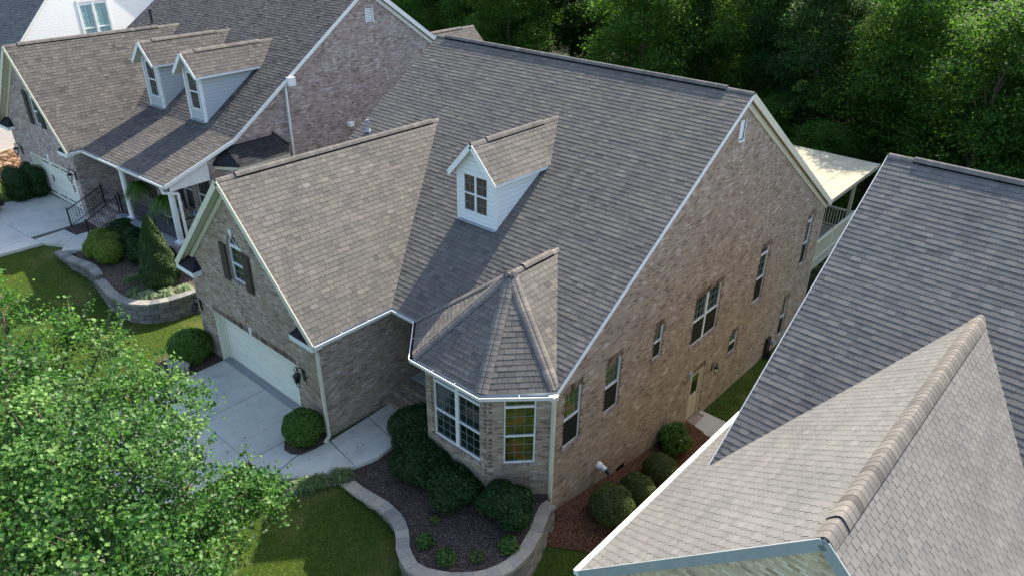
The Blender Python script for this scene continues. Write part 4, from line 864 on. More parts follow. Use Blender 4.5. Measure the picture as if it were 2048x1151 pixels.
# hanging ferns
def fern(loc, label):
    t = thing('hanging_fern', label, 'hanging plant', loc, 0, 'ferns hanging along the left porch'); n = 520
    d = unit(n); d[:, 2] = np.abs(d[:, 2])*.6+.05; d /= np.linalg.norm(d, axis=1, keepdims=True)
    blades_mesh('fronds', np.zeros((n, 3))+d*.1, d, rng.uniform(.4, .75, n), rng.uniform(.03, .06, n), 'leaf_fern', t, droop=1.15, seg=5)
    m = MB(); m.lathe((0, 0, -.28), [(0, 0), (.1, .0), (.15, .22), (.14, .24)], 12); m.build('pot', 'stone_grey', t); m = MB()
    for a in range(3): m.beam((.13*math.cos(a*2.1), .13*math.sin(a*2.1), -.04), (0, 0, .62), .008, .008)
    m.build('hanger', 'black_metal', t)
fern(LW(-3.5, .5, 3.55), 'green hanging fern nearer the garage on the left porch'); fern(LW(-1.45, .5, 3.45), 'green hanging fern nearer the downspout on the left porch')
def chair(loc, rz, label):
    t = thing('porch_chair', label, 'chair', loc, rz, 'chairs on the left porch'); m = MB(); m.box((-.3, -.3, .36), (.3, .3, .42))
    for i in range(5): m.box((-.28+i*.12, .26, .42), (-.2+i*.12, .3, .95))
    m.box((-.34, -.3, .58), (-.28, .3, .62)); m.box((.28, -.3, .58), (.34, .3, .62)); m.build('seat', 'deck_wood', t)
    for x in (-.29, .29):
        for y in (-.27, .27): m = MB(); m.box((x-.03, y-.03, 0), (x+.03, y+.03, .58)); m.build('leg', 'deck_wood', t)
    m = MB(); m.box((-.2, .1, .44), (.2, .24, .82)); m.build('cushion', 'cushion_blue', t)
chair(LW(-2.3, 1.3, 1.9), .3, 'porch chair with a pale blue cushion behind the hanging fern'); chair(LW(-1.0, 1.3, 1.9), -.4, 'porch chair with a pale blue cushion beside the porch window')
# left driveway, walk, bed
zl = lambda x, y: gh(x, y)+.03
dl = [(-26.25, -2.05), (-31.2, -2.35)]
m = slabs('d', [[(-26.2, -1.6), (-28.6, -1.7), (-28.5, -4.7), (-26.05, -4.55)], [(-28.6, -1.7), (-31.3, -1.9), (-31.3, -4.9), (-28.5, -4.7)], [(-26.05, -4.55), (-28.5, -4.7), (-28.3, -8.5), (-25.3, -8.3)], [(-28.5, -4.7), (-31.3, -4.9), (-31.3, -8.6), (-28.3, -8.5)], [(-25.3, -8.3), (-31.3, -8.6), (-31.3, -14), (-24.6, -14)], [(-25.06, -4.35), (-26.05, -4.5), (-25.28, -8.3), (-25.2, -8.3)]], 1.2, .3)
m.build('driveway', 'concrete', kind='structure'); sheet('driveway_joint', [(-26.1, -1.7), (-31.2, -1.9), (-31.2, -13.9), (-25.3, -13.9), (-25.3, -8.2)], 1.185, 'concrete_joint')
slabs('w', [[(-26.05, -4.48), (-25.06, -4.35), (-24.3, -3.75), (-24.9, -3.0), (-26.15, -3.15)], [(-24.3, -3.75), (-23.7, -4.1), (-23.2, -3.3), (-23.9, -2.85), (-24.9, -3.0)], [(-23.9, -2.85), (-24.9, -3.0), (-25.2, -1.5), (-24.0, -1.5)]], 1.17, .2).build('left_walk', 'concrete', kind='structure')
sheet('mulch_bed', [(-26.2, -3.13), (-24.92, -2.98), (-25.0, -1.4), (-26.3, -1.6)], 1.17, 'mulch')
bz_ = lambda x: lerp(x, [(-24, 1.08), (-21, 1.02), (-19.4, .88), (-16, .86)])
fr = [(-23.9, -3.0), (-23.3, -3.7), (-22.6, -3.88), (-21.7, -3.7), (-20.3, -3.8), (-19.0, -3.95), (-18.18, -3.93), (-17.64, -3.73), (-17.2, -3.4), (-16.95, -2.74), (-16.9, -1.5)]
bk = [(-24.1, -1.1), (-23.6, -1.0), (-22.8, -.9), (-21.7, -.8), (-20.3, -.6), (-19.3, -.5), (-18.6, -.3), (-18.0, 0), (-17.6, .5), (-17.2, 1.5), (-16.9, 3)]
m = MB()
for (a, b), (c, d) in zip(zip(fr, bk), zip(fr[1:], bk[1:])): m.face([(a[0], a[1], bz_(a[0])), (c[0], c[1], bz_(c[0])), (d[0], d[1], bz_(d[0])), (b[0], b[1], bz_(b[0]))])
m.build('mulch_bed', 'mulch', kind='structure')
sheet('mulch_bed', [(-31.35, -1.4), (-31.35, -2.6), (-34, -3.0), (-37.5, -2.6), (-37.6, 0), (-33, 0)], 1.16, 'orange_mulch')
# ------------------------------------------------------------------ retaining walls
def retaining_wall(label, runs, out, mats, cap_w=.34, bl=.44, bh=.2):
    t = thing('retaining_wall', label, 'retaining wall'); Bk = MB(); Cp = MB()
    for path, zt, zb in runs:
        P = [Vector((x, y, 0)) for x, y in path]; cum = [0]
        for a, b in zip(P, P[1:]): cum.append(cum[-1]+(b-a).length)
        def at(s):
            s = min(max(s, 0), cum[-1])
            for i in range(len(P)-1):
                if s <= cum[i+1]+1e-9: return P[i].lerp(P[i+1], (s-cum[i])/(cum[i+1]-cum[i]))
            return P[-1]
        def nor(s): d = (at(s+.25)-at(s-.25)).normalized(); return V3(d.y, -d.x, 0)*out
        n = max(1, int(cum[-1]/.3)); 
        for i in range(n):
            a, b = cum[-1]*i/n+.003, cum[-1]*(i+1)/n-.003; A, Bq = at(a), at(b); na, nb = nor(a), nor(b); j = random.uniform(-.006, .006)
            q = [A-na*.02, Bq-nb*.02, Bq+nb*cap_w, A+na*cap_w]; q = q if area2([(p.x, p.y) for p in q]) > 0 else q[::-1]
            Cp.hexa([tuple(p+Zv*(zt-.09)) for p in q], [tuple(p+Zv*(zt+j*.3)) for p in q])
        row = 0; z = zt-.092
        while z > zb:
            s = -(row % 2)*bl/2; batter = row*.012
            while s < cum[-1]:
                a, b = max(s, 0)+.009, min(s+bl, cum[-1])-.009
                if b-a > .03:
                    A, Bq = at(a), at(b); na, nb = nor(a), nor(b); o = cap_w-.05+batter+random.uniform(-.012, .012); q = [A+na*.03, Bq+nb*.03, Bq+nb*(o-.02), at((a+b)/2)+nor((a+b)/2)*(o+.012), A+na*(o-.02)]
                    q = q if area2([(p.x, p.y) for p in q]) > 0 else q[::-1]; Bk.hexa([tuple(p+Zv*(z-bh+.006)) for p in q], [tuple(p+Zv*(z-.008)) for p in q])
                s += bl
            z -= bh; row += 1
    Bk.build('block_courses', mats[0], t); Cp.build('cap_stones', mats[1], t); return t
retaining_wall('low curving wall of tan concrete blocks round the bed under the bay', [(BED[:-1]+[(.12, -.5)], -.07, -1.5)], 1, ('block', 'block_cap'))
retaining_wall('curved grey block wall with a stepped cap holding up the left bed', [([(-23.9, -4.0), (-23.3, -3.97), (-22.5, -3.88), (-21.7, -3.68), (-21.2, -3.66), (-20.35, -3.79)], 1.14, .2), ([(-20.35, -3.79), (-19.8, -3.85), (-18.99, -3.95), (-18.18, -3.93), (-17.64, -3.73), (-17.2, -3.38), (-16.92, -2.74), (-16.88, -1.86), (-16.85, -.5), (-16.85, 2)], .95, -.1)], 1, ('block_grey', 'cap_grey'))
# ------------------------------------------------------------------ far left white house
WT = .3; WH = thing('siding_house', 'white lap siding house with a stone base in the far upper left', 'house', (-38, 1, 0), WT)
B = MB(); rk = lambda v: 7.73+.92*v
wall(B, (0, 0, 0), Yp, Xp, [(-4.5, 2.05), (15.5, 2.05), (15.5, 3.4), (5.5, rk(5.5)), (-4.5, rk(-4.5))], [rect(3.75, 6.2, .82, 2.55), rect(4.72, 6.2, .82, 2.55)], .05); B.build('wall', 'siding_bright', WH)
B = MB(); B.box((-12, -4.5, 0), (.06, 15.5, 2.05)); B.build('stone_base', 'fieldstone', WH)
B = MB(); wall(B, (0, -4.5, 0), Xp, N_F, [(-12, 2.05), (0, 2.05), (0, 3.5), (-12, 3.5)]); B.build('front_wall', 'siding_bright', WH)
for v in (3.75, 4.72): window(WH, (0, 0, 0), Yp, Xp, v, 6.2, .82, 2.55, 3, (2, 4), 0, .03, glass='glass_blind', sill=False)
m = MB(); m.box((.0, 3.6, 6.1), (.03, 3.74, 8.9)); m.box((.0, 4.58, 6.1), (.03, 4.71, 8.9)); m.box((.0, 5.55, 6.1), (.03, 5.69, 8.9)); m.box((0, 3.6, 8.9), (.035, 5.69, 9.05)); m.build('window_trim', 'trim_white', WH)
R = MB(); roof_plane(R, [(-12, -4.9, rk(-4.9)+.15), (.3, -4.9, rk(-4.9)+.15), (.3, 5.5, rk(5.5)+.15), (-12, 5.5, rk(5.5)+.15)], .16); roof_plane(R, [(.3, 16, rk(-5)+.1), (-12, 16, rk(-5)+.1), (-12, 5.5, rk(5.5)+.15), (.3, 5.5, rk(5.5)+.15)], tabs=False); R.build('roof', ['shingle_right', 'trim_white', 'soffit'], WH)
m = MB(); m.beam((.04, -4.9, rk(-4.9)-.08), (.04, 5.5, rk(5.5)-.08), .05, .2); m.build('rake_board', 'trim_cream', WH)
# ------------------------------------------------------------------ right neighbour
RT = -.021; RH = thing('brick_house', 'house in the lower right corner with pale shingle slopes and a thick ridge cap', 'house', (3.556, -3.874, 0), RT)
def RW(u, v, z=0): return V3(3.556+math.cos(RT)*u-math.sin(RT)*v, -3.874+math.sin(RT)*u+math.cos(RT)*v, z)
ze, w_, s2, um, vr, zr, s1r, vb = 2.7, 4.231, .964, .654, 12.03, 8.954, .697, 8.905; zw = ze+w_*s2; ve = vr-(zr-ze)/s1r
SHM = ['shingle_right_dimmed', 'slate_blue', 'soffit', 'trim_white']
SHR = ['shingle_right', 'slate_blue', 'soffit']
R = MB(); roof_plane(R, [(0, 0, ze), (0, 7.2, ze), (w_, vb, zw), (w_, 0, zw)], .15, expo=.15, sig=.06, tone=(.25, 1.15), regular=.2, gap=.012); roof_plane(R, [(2*w_, ve, ze), (2*w_, 0, ze), (w_, 0, zw), (w_, vb, zw)], .15, expo=.15, sig=.06, tone=(.25, 1.15), regular=.2, gap=.012); R.build('wing_roof', SHR, RH)
R = MB(); roof_plane(R, [(um, ve, ze), (15, ve, ze), (15, vr, zr), (um, vr, zr)], .17, trim=3, gap=.003, sig=.13); roof_plane(R, [(15, 2*vr-ve, ze), (um, 2*vr-ve, ze), (um, vr, zr), (15, vr, zr)], tabs=False, trim=3); R.build('main_roof', SHM, RH)
ridge(RH, (w_, .02, zw), (w_, vb-.03, zw), s2, s2, ((.06, .93),), w=.25, h=.018, vh=.045, sg_=.18); ridge(RH, (um, vr, zr), (15, vr, zr), s1r, s1r, ((.045, .95),), w=.16)
B = MB(); rt = lambda u: zw-s2*abs(u-w_)-.14; wt = lambda v: zr-s1r*abs(v-vr)-.15
wall(B, (0, .3, 0), Xp, N_F, [(.3, -1.8), (2*w_-.3, -1.8), (2*w_-.3, rt(.3)), (w_, rt(w_)), (.3, rt(.3))], [rect(2.9, 2.75, .9, 1.6)], .1)
wall(B, (.3, 0, 0), -Yp, -Xp, [(-7.2, -3), (-.3, -3), (-.3, 2.8), (-7.2, 2.8)]); wall(B, (.8, 0, 0), -Yp, -Xp, [(-20.6, -3.4), (-3.3, -3.4), (-3.3, wt(3.3)), (-vr, wt(vr)), (-20.6, wt(20.6))]); wall(B, (2*w_-.3, 0, 0), Yp, Xp, [(.3, -2), (3.3, -2), (3.3, 2.8), (.3, 2.8)]); wall(B, (0, 3.4, 0), Xp, N_F, [(2*w_-.3, -2), (15, -2), (15, 2.8), (2*w_-.3, 2.8)])
B.build('wall', 'brick_yellow', RH); window(RH, (0, .3, 0), Xp, N_F, 2.9, 2.75, .9, 1.6, 3, (2, 2), 0, .08)
m = MB()
for s in (-1, 1): m.beam((w_+s*w_, -.014, ze-.1), (w_, -.014, zw-.1), .026, .2)
m.build('rake_board', 'slate_blue', RH); m = MB(); m.beam((um-.012, ve, ze-.1), (um-.012, vr, zr-.1), .024, .15); m.build('rake_board', 'trim_white', RH)
gutter(RH, [(0, 7.2, ze), (0, -.03, ze)], 1, w=.14, cover=True)
#PART4
# ------------------------------------------------------------------ plants
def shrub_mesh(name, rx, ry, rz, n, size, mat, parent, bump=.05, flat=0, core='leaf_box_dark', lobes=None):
    L = [(a*rx*1.2, b*rx*1.2, c*rz*1.2, k) for a, b, c, k in lobes] if lobes else [(0, 0, 0, 1.)]; Cs = []; Ns = []
    per = n//len(L)
    for (lx, ly, lz_, k) in L:
        d = unit(per); rr = k*(1+bump*np.sin(d[:, 0:1]*7+lx*3)*np.cos(d[:, 1:2]*6+d[:, 2:3]*5)-.16*rng.random((per, 1))**2+.03*rng.random((per, 1)))
        p = d*rr*np.array([rx, ry, rz])+np.array([lx, ly, lz_]); keep = p[:, 2] > -rz*.9; Cs.append(p[keep]); Ns.append((d+.75*unit(per))[keep])
    C = np.concatenate(Cs); Nn = np.concatenate(Ns); C[:, 2] += rz*.9
    leaf_mesh(name, C, Nn, size*rng.uniform(.7, 1.3, len(C)), mat, parent, aspect=.75)
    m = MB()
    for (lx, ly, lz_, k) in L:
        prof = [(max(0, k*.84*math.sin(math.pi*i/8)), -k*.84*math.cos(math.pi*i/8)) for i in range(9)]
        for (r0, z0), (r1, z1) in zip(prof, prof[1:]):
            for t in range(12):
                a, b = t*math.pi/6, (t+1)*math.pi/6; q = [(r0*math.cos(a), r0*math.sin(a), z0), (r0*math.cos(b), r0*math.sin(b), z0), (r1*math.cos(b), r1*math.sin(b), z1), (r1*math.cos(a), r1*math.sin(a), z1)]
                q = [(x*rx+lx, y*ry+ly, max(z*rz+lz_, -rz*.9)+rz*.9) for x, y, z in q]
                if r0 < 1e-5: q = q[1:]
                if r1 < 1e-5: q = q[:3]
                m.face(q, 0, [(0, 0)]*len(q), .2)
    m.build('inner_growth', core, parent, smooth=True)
def shrub(name, label, cat, loc, r, h, n, size, mat, group=None, rz=0, **kw):
    t = thing(name, label, cat, loc, rz, group); shrub_mesh('foliage', r, r, h/1.9, n, size, mat, t, **kw); return t
shrub('round_shrub', 'clipped bright green ball shrub beside the driveway at the left garage corner', 'shrub', (-13.7, -3.72, 0), .74, 1.2, 15000, .05, 'leaf_box')
shrub('round_shrub', 'clipped green ball shrub where the driveway meets the front walk', 'shrub', (-7.0, -3.62, 0), .6, 1.1, 13000, .05, 'leaf_box')
lb = [(-.45, .1, -.15, .62), (.42, -.1, -.05, .6), (.0, .3, .2, .6), (.1, -.45, -.25, .55), (-.25, -.3, .1, .55), (.5, .35, -.2, .45), (-.1, .0, .28, .5), (.2, .05, 0, .7)]
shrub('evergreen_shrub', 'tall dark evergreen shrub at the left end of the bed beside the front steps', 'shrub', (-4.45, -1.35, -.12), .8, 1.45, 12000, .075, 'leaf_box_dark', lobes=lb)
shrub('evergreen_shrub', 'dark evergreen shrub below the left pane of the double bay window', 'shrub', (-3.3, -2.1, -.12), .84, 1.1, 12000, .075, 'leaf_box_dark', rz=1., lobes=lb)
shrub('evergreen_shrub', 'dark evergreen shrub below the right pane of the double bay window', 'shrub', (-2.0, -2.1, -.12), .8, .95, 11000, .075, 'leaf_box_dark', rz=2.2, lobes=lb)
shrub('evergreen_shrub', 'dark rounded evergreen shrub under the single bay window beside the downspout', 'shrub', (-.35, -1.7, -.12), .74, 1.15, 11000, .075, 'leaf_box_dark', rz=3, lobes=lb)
for i, (x, y, r, h, lab) in enumerate(((1.14, 1.3, .66, 1.12, 'largest round side-yard shrub, nearest the low curved wall'), (1.17, 2.7, .56, .95, 'second round side-yard shrub, between the largest one and the looser one'), (1.04, 4.35, .56, .92, 'third round side-yard shrub, looser and yellower at its edge'))):
    shrub('round_shrub', lab, 'shrub', (x, y, gh(x, y)), r, h, 13000, .045, 'leaf_side', 'round shrubs along the side wall', rz=i)
shrub('evergreen_shrub', 'loose bright leafed shrub against the side wall beside the tan door', 'shrub', (.5, 6.2, gh(.5, 6.2)), .56, 1.15, 6000, .085, 'leaf_box', lobes=lb)
for x, y, r, lab in ((-1.31, -3.85, .22, 'tiny shrub in the bay bed nearest the curl of the wall'), (-.53, -3.85, .25, 'small green shrub at the front middle of the bay bed'), (.42, -2.5, .25, 'small green shrub at the right end of the bay bed'), (.02, -3.3, .17, 'sparse brownish seedling shrub in the bay bed'), (-1.69, -3.12, .13, 'smallest dark seedling in the middle of the bay bed')):
    shrub('small_shrub', lab, 'shrub', (x, y, -.13), r, r*1.5, 900, .06, 'leaf_side' if r < .2 else 'leaf_box', 'young shrubs in the bay bed', bump=.3, lobes=lb)
# left bed
t = thing('conical_evergreen', 'tall dark green cone shaped evergreen in the raised left bed', 'evergreen', (-18.38, -2.36, .85)); n = 22000
h = rng.random(n)**1.25; ang = rng.random(n)*2*np.pi; rad = .8*(1-h**1.35)**.8*np.minimum(1, .8+h*1.5)*(1+.07*np.sin(ang*5+h*20))*(1-.2*rng.random(n)**2)
C = np.stack([np.cos(ang)*rad, np.sin(ang)*rad, h*3.0], 1); Nn = np.stack([np.cos(ang), np.sin(ang), .35+0*ang], 1)+.8*unit(n)
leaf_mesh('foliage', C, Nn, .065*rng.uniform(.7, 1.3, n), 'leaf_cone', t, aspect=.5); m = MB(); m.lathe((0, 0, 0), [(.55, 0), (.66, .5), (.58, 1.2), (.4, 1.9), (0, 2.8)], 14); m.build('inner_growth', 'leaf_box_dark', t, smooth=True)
for i, (x, y, r, lab) in enumerate(((-21.5, -3.0, .56, 'rounded golden green shrub nearest the curved left wall'), (-22.35, -3.15, .52, 'golden green shrub left of the rounded one in the raised left bed'), (-23.3, -2.6, .48, 'golden green shrub closest to the porch steps'), (-22.6, -2.35, .46, 'golden green shrub at the back of the golden clump'))):
    shrub('golden_shrub', lab, 'shrub', (x, y, 1.0 if x < -20.4 else .86), r, r*1.7, 9000, .045, 'leaf_gold', 'golden shrubs in the left bed', rz=i)
for i, (x, y, r, h, lab) in enumerate(((-23.1, -1.75, .62, 1.2, 'dark shrub by the porch railing above the golden shrubs'), (-22.0, -1.7, .58, 1.1, 'dark shrub between the porch column and the cone evergreen'), (-20.8, -2.0, .6, 1.1, 'dark leafy shrub just left of the cone evergreen'), (-19.6, -1.6, .5, .9, 'low dark shrub behind the cone evergreen below the porch railing'))):
    shrub('evergreen_shrub', lab, 'shrub', (x, y, .95), r, h, 6500, .075, 'leaf_box_dark', 'dark shrubs before the left porch', rz=i*1.3, lobes=lb)
shrub('square_hedge', 'dense dark clipped hedge block left of the left garage door', 'hedge', (-31.5, -2.7, 1.15), .82, 1.6, 12000, .07, 'leaf_box_dark', lobes=[(a*.4, b*.4, c*.3, .66) for a in (-1, 1) for b in (-1, 1) for c in (-1, 1)])
def tuft(label, loc, n, ln, mat, group, sc=1.):
    t = thing('grass_tuft', label, 'ornamental grass', loc, random.random()*6, group); d = unit(n); d[:, 2] = np.abs(d[:, 2])*1.1+.6; d /= np.linalg.norm(d, axis=1, keepdims=True)
    b = np.zeros((n, 3)); b[:, :2] = rng.normal(size=(n, 2))*.06; blades_mesh('leaves', b, d, ln*rng.uniform(.7, 1.15, n), rng.uniform(.022, .042, n), mat, t, droop=.75, seg=4)
for i, (x, y, s, lab) in enumerate(((-19.43, -3.1, 1.1, 'grey green grass tuft standing alone behind the stepped cap'), (-18.25, -3.45, 1.1, 'grass tuft leaning over the left bend of the curved wall'), (-17.75, -3.25, 1.05, 'pale striped grass tuft in the middle of the wall bend'), (-17.38, -2.65, 1., 'pale striped grass tuft right of the middle one on the wall'), (-17.15, -2.0, .95, 'pale striped grass tuft next to the garage corner'))):
    tuft(lab, (x, y, .88), 190, .66*s, 'leaf_liriope' if i < 2 else 'leaf_variegated', 'striped grass tufts in the left bed')
for i, (x, y, lab) in enumerate(((-5.98, -5.3, 'leftmost grass tuft on the walk edge, half under the tree leaves'), (-5.68, -5.05, 'yellowing grass tuft second along the front walk edge'), (-5.42, -4.72, 'green grass tuft in the middle of the row by the front walk'), (-5.22, -4.35, 'grass tuft between the middle one and the end of the walk row'), (-4.95, -3.8, 'fullest dark green grass tuft at the tip of the curved wall'))):
    tuft(lab, (x, y, -.04), 300, .52 if i < 4 else .62, 'leaf_variegated' if i == 1 else 'leaf_liriope', 'grass tufts along the front walk')
# carved stone by the left garage shrub
t = thing('garden_bench', 'small weathered stone bench on short curved legs beside the left ball shrub', 'bench', (-13.25, -4.42, .01), .5)
m = MB(); q = [(.42*math.cos(a)*(1+.12*math.cos(4*a)), .21*math.sin(a)*(1+.12*math.cos(4*a)), .34) for a in [i*math.pi/9 for i in range(18)]]; m.hexa(q, [(x*.96, y*.94, .42) for x, y, z in q]); m.build('seat', 'stone_grey', t)
for x in (-.24, .24): m = MB(); m.hexa([(x-.06, -.15, 0), (x+.06, -.15, 0), (x+.06, .15, 0), (x-.06, .15, 0)], [(x-.09, -.12, .345), (x+.05, -.12, .345), (x+.05, .12, .345), (x-.09, .12, .345)]); m.build('leg', 'stone_grey', t)
# parked car at the left edge
t = thing('parked_car', 'red car with a black bumper on the left driveway, cut off by the picture edge', 'car', (-30.95, -6.55, 1.2))
m = MB()
prof = [(-2.35, .35, .78, .86), (-2.3, .3, .98, .9), (-1.2, .28, 1.02, .93), (.9, .28, 1.03, .93), (1.9, .3, .95, .9), (2.3, .36, .8, .8)]
rings = [[(-w, y, z0), (w, y, z0), (w*1.02, y, (z0+z1)/2), (w*.93, y, z1), (-w*.93, y, z1), (-w*1.02, y, (z0+z1)/2)] for y, z0, z1, w in prof]
for a, b in zip(rings, rings[1:]):
    for i in range(6): m.face([a[i], a[(i+1) % 6], b[(i+1) % 6], b[i]])
m.face(rings[0][::-1]); m.face(rings[-1]); m.build('body', 'car_red', t, smooth=False)
m = MB(); m.hexa([(-.86, -1.9, 1.0), (.86, -1.9, 1.0), (.86, .95, 1.0), (-.86, .95, 1.0)], [(-.68, -1.5, 1.5), (.68, -1.5, 1.5), (.68, .2, 1.5), (-.68, .2, 1.5)]); m.build('windows', 'glass', t)
m = MB(); m.hexa([(-.7, -1.52, 1.49), (.7, -1.52, 1.49), (.7, .22, 1.49), (-.7, .22, 1.49)], [(-.6, -1.4, 1.55), (.6, -1.4, 1.55), (.6, .1, 1.55), (-.6, .1, 1.55)]); m.build('roof', 'car_red', t)
for y in (2.3, -2.36): m = MB(); m.box((-.86, y-.08, .3), (.86, y+.1, .55)); m.build('bumper', 'rubber', t)
for x in (-.86, .86):
    for y in (-1.45, 1.45):
        m = MB(); m.tube([(x-.11, y, .33), (x+.11, y, .33)], .33, 16); w = m.build('wheel', 'rubber', t); m = MB(); m.tube([(x-.12, y, .33), (x+.12, y, .33)], .2, 10); m.build('rim', 'flashing', w)
# ------------------------------------------------------------------ maple in the front yard
LOB = [(-6.96,-10.08,5.04,1.25),(-5.99,-9.31,4.70,1.30),(-5.15,-8.46,4.37,1.35),(-4.76,-10.26,4.79,1.90),(-3.72,-9.44,4.34,1.70),(-3.00,-8.70,4.08,1.12),(-3.44,-11.33,4.53,1.90),(-2.65,-10.39,3.94,1.80),(-2.19,-9.51,3.69,1.20),(-7.92,-8.57,5.84,0.34),(-7.39,-8.16,5.49,0.36),(-7.95,-9.46,5.53,0.50),(-8.68,-9.57,6.47,0.50),(-8.08,-10.07,5.57,0.70),(-6.67,-8.36,5.00,0.60),(-5.37,-7.74,4.82,0.62),(-2.62,-7.71,3.61,0.60),(-2.36,-7.35,3.51,0.38),(-2.20,-8.65,3.54,0.50),(-1.65,-11.44,3.76,2.00),(-1.16,-10.44,3.46,1.50),(-5.81,-11.52,5.38,2.00),(-3.76,-12.28,4.19,2.00)]
t = thing('maple_tree', 'large leafy green maple filling the lower left corner in front of the driveway', 'tree', (-6.4, -10.8, -.2))
Cs = []; Ns = []; Rr = []; org = np.array([-6.4, -10.8, -.2]); tw = MB(); cc = np.array([-6.2, -10.3, 3.5])
for (x, y, z, r) in LOB:
    L = np.array([x, y, z]); k = int(21*r*r+7); d = unit(k); rad = r*rng.uniform(.35, 1.0, (k, 1))**.6; P = L+d*rad*np.array([1, 1, .9])
    for j in range(int(5+5*r)):
        d0 = unit(1)[0]; d0 = d0+(L-cc)/np.linalg.norm(L-cc)*.8; d0 /= np.linalg.norm(d0); a = L+d0*r*.7; ln = rng.uniform(.5, .95)*min(1, .55+r*.4); b = a+d0*ln+np.array([0, 0, rng.uniform(-.1, .25)]); tw.tube([a-org, (a+b)/2-org+rng.normal(size=3)*.04, b-org], [.014, .009, .004], 4, cap=False)
        kk = int(ln*46); tt = rng.random((kk, 1))**.7; q = a+(b-a)*tt+rng.normal(size=(kk, 3))*.085; Cs.append(q); Ns.append(unit(kk)*.7+np.array([0, 0, .6])+unit(1)*.4); Rr.append(np.clip(rng.normal(.6, .2)+rng.normal(size=kk)*.14, 0, .97))
    for p in P:
        mcount = int(rng.uniform(30, 60)); s = rng.uniform(.13, .26); q = rng.normal(size=(mcount, 3))*np.array([s, s, s*.55])+p; out = (p-cc)/np.linalg.norm(p-cc)
        Rr.append(np.clip(rng.normal(.46, .3)+rng.normal(size=mcount)*.12, 0, .97)); Cs.append(q); Ns.append(unit(mcount)*.7+np.array([0, 0, .6])+out*.5+unit(1)*.45)
        if rng.random() < .3: a = L*.35+p*.65 if rng.random() < .5 else L; tw.tube([a-org, (a+p)/2-org+rng.normal(size=3)*.05, p-org], [.02, .014, .006], 4, cap=False)
C = np.concatenate(Cs)-org; Nn = np.concatenate(Ns)
leaf_mesh('crown', C, Nn, .108*rng.uniform(.5, 1.2, len(C)), 'leaf_maple', t, aspect=.8, fold=.35, rnd=np.concatenate(Rr))
tr = MB(); tr.tube([(0, 0, -.3), (.03, 0, .8), (.1, .1, 2.0), (.15, .3, 3.4)], [.24, .18, .15, .11], 10)
for (x, y, z, r) in LOB:
    L = np.array([x, y, z])-org; f = min(.9, max(.35, L[2]/9)); b = np.array([.1, .1, 1.2+3.0*f*.8]); mid = (b*.55+L*.45)+np.array([0, 0, .25]); tr.tube([b, mid, L], [.07, .045, .02], 6, cap=False)
tk = tr.build('trunk', 'bark', t, smooth=True); tw.build('twigs', 'bark', t)
# ------------------------------------------------------------------ woods behind
def tree_proto(seed, hgt, rad, n, mat, size, base=.25):
    t = thing('woodland_tree', '', 'tree', (0, 0, 0)); rs = np.random.default_rng(seed); Cs = []; Ns = []; nb = 26; bl = []
    for i in range(nb):
        f = (i+.5)/nb; z = hgt*(base+(1-base)*f); rr = rad*(math.sin(math.pi*min(1, .25+f*.72))**.7)*rs.uniform(.55, 1.05); a = i*2.4+rs.uniform(-.4, .4); rl = rad*rs.uniform(.3, .5)*(1.1-.4*f); bl.append((rr*.72*math.cos(a), rr*.72*math.sin(a), z, rl))
    tot = sum(b[3]**2 for b in bl)
    for (x, y, z, r) in bl:
        k = int(n*r*r/tot/26)+1; d = rs.normal(size=(k, 3)); d /= np.linalg.norm(d, axis=1, keepdims=True); P = np.array([x, y, z])+d*r*rs.uniform(.5, 1.12, (k, 1))*np.array([1, 1, .75])
        for p in P: s = rs.uniform(.18, .42); q = rs.normal(size=(26, 3))*np.array([s, s, s*.5])+p; Cs.append(q); dn = rs.normal(size=(26, 3)); Ns.append(dn*.6+np.array([0, 0, .7])+(p-np.array([0, 0, hgt*.55]))/rad*.4)
    C = np.concatenate(Cs); leaf_mesh('crown', C, np.concatenate(Ns), size*rs.uniform(.6, 1.3, len(C)), mat, t, aspect=.8)
    m = MB(); m.tube([(0, 0, -.5), (.1, 0, hgt*.3), (-.1, .1, hgt*.6), (0, 0, hgt*.9)], [hgt*.018, hgt*.014, hgt*.009, .03], 8)
    for (x, y, z, r) in bl[::2]: m.tube([(0, 0, z*.75), (x*.5, y*.5, z*.92), (x, y, z)], [.07, .045, .02], 5, cap=False)
    m.build('trunk', 'bark', t, smooth=True); return t
protos = [tree_proto(1, 15, 3.9, 52000, 'leaf_wood', .16), tree_proto(2, 17, 3.6, 50000, 'leaf_wood_dark', .16), tree_proto(3, 13, 4.0, 56000, 'leaf_wood', .15, .15), tree_proto(4, 18, 3.4, 44000, 'leaf_wood_dark', .17, .35), tree_proto(5, 7, 3.3, 36000, 'leaf_wood', .125, .08)]
spots = []; R_ = random.Random(11)
for row, (y0, dx, xa, xb, ks) in enumerate(((38, 5.6, -46, 12, (0, 2, 1)), (44, 5.8, -62, 18, (1, 3, 0, 2)), (53, 6.5, -78, 20, (3, 1, 0)), (64, 8, -95, 25, (1, 3, 0)), (80, 10, -115, 30, (3, 0)))):
    x = xa
    while x < xb:
        spots.append((x+R_.uniform(-1.6, 1.6), y0+R_.uniform(-2.6, 2.6), R_.choice(ks), R_.uniform(.82, 1.18), row)); x += dx*R_.uniform(.8, 1.2)
spots = [s for s in spots if not (-34 < s[0] < -26 and s[1] < 48)]
LBL = ['leafy tree in the front rank of the woods, just beyond the back yards', 'tree of the second rank in the dark woods', 'tree in the middle of the woods', 'tree deep in the woods behind the middle ranks', 'tree in the farthest rank of the woods at the top of the picture']
used = set(); ORD = ('leftmost', 'second', 'third', 'fourth', 'fifth', 'sixth', 'seventh', 'eighth', 'ninth', 'tenth', 'eleventh', 'twelfth', 'thirteenth', 'fourteenth', 'fifteenth', 'sixteenth')
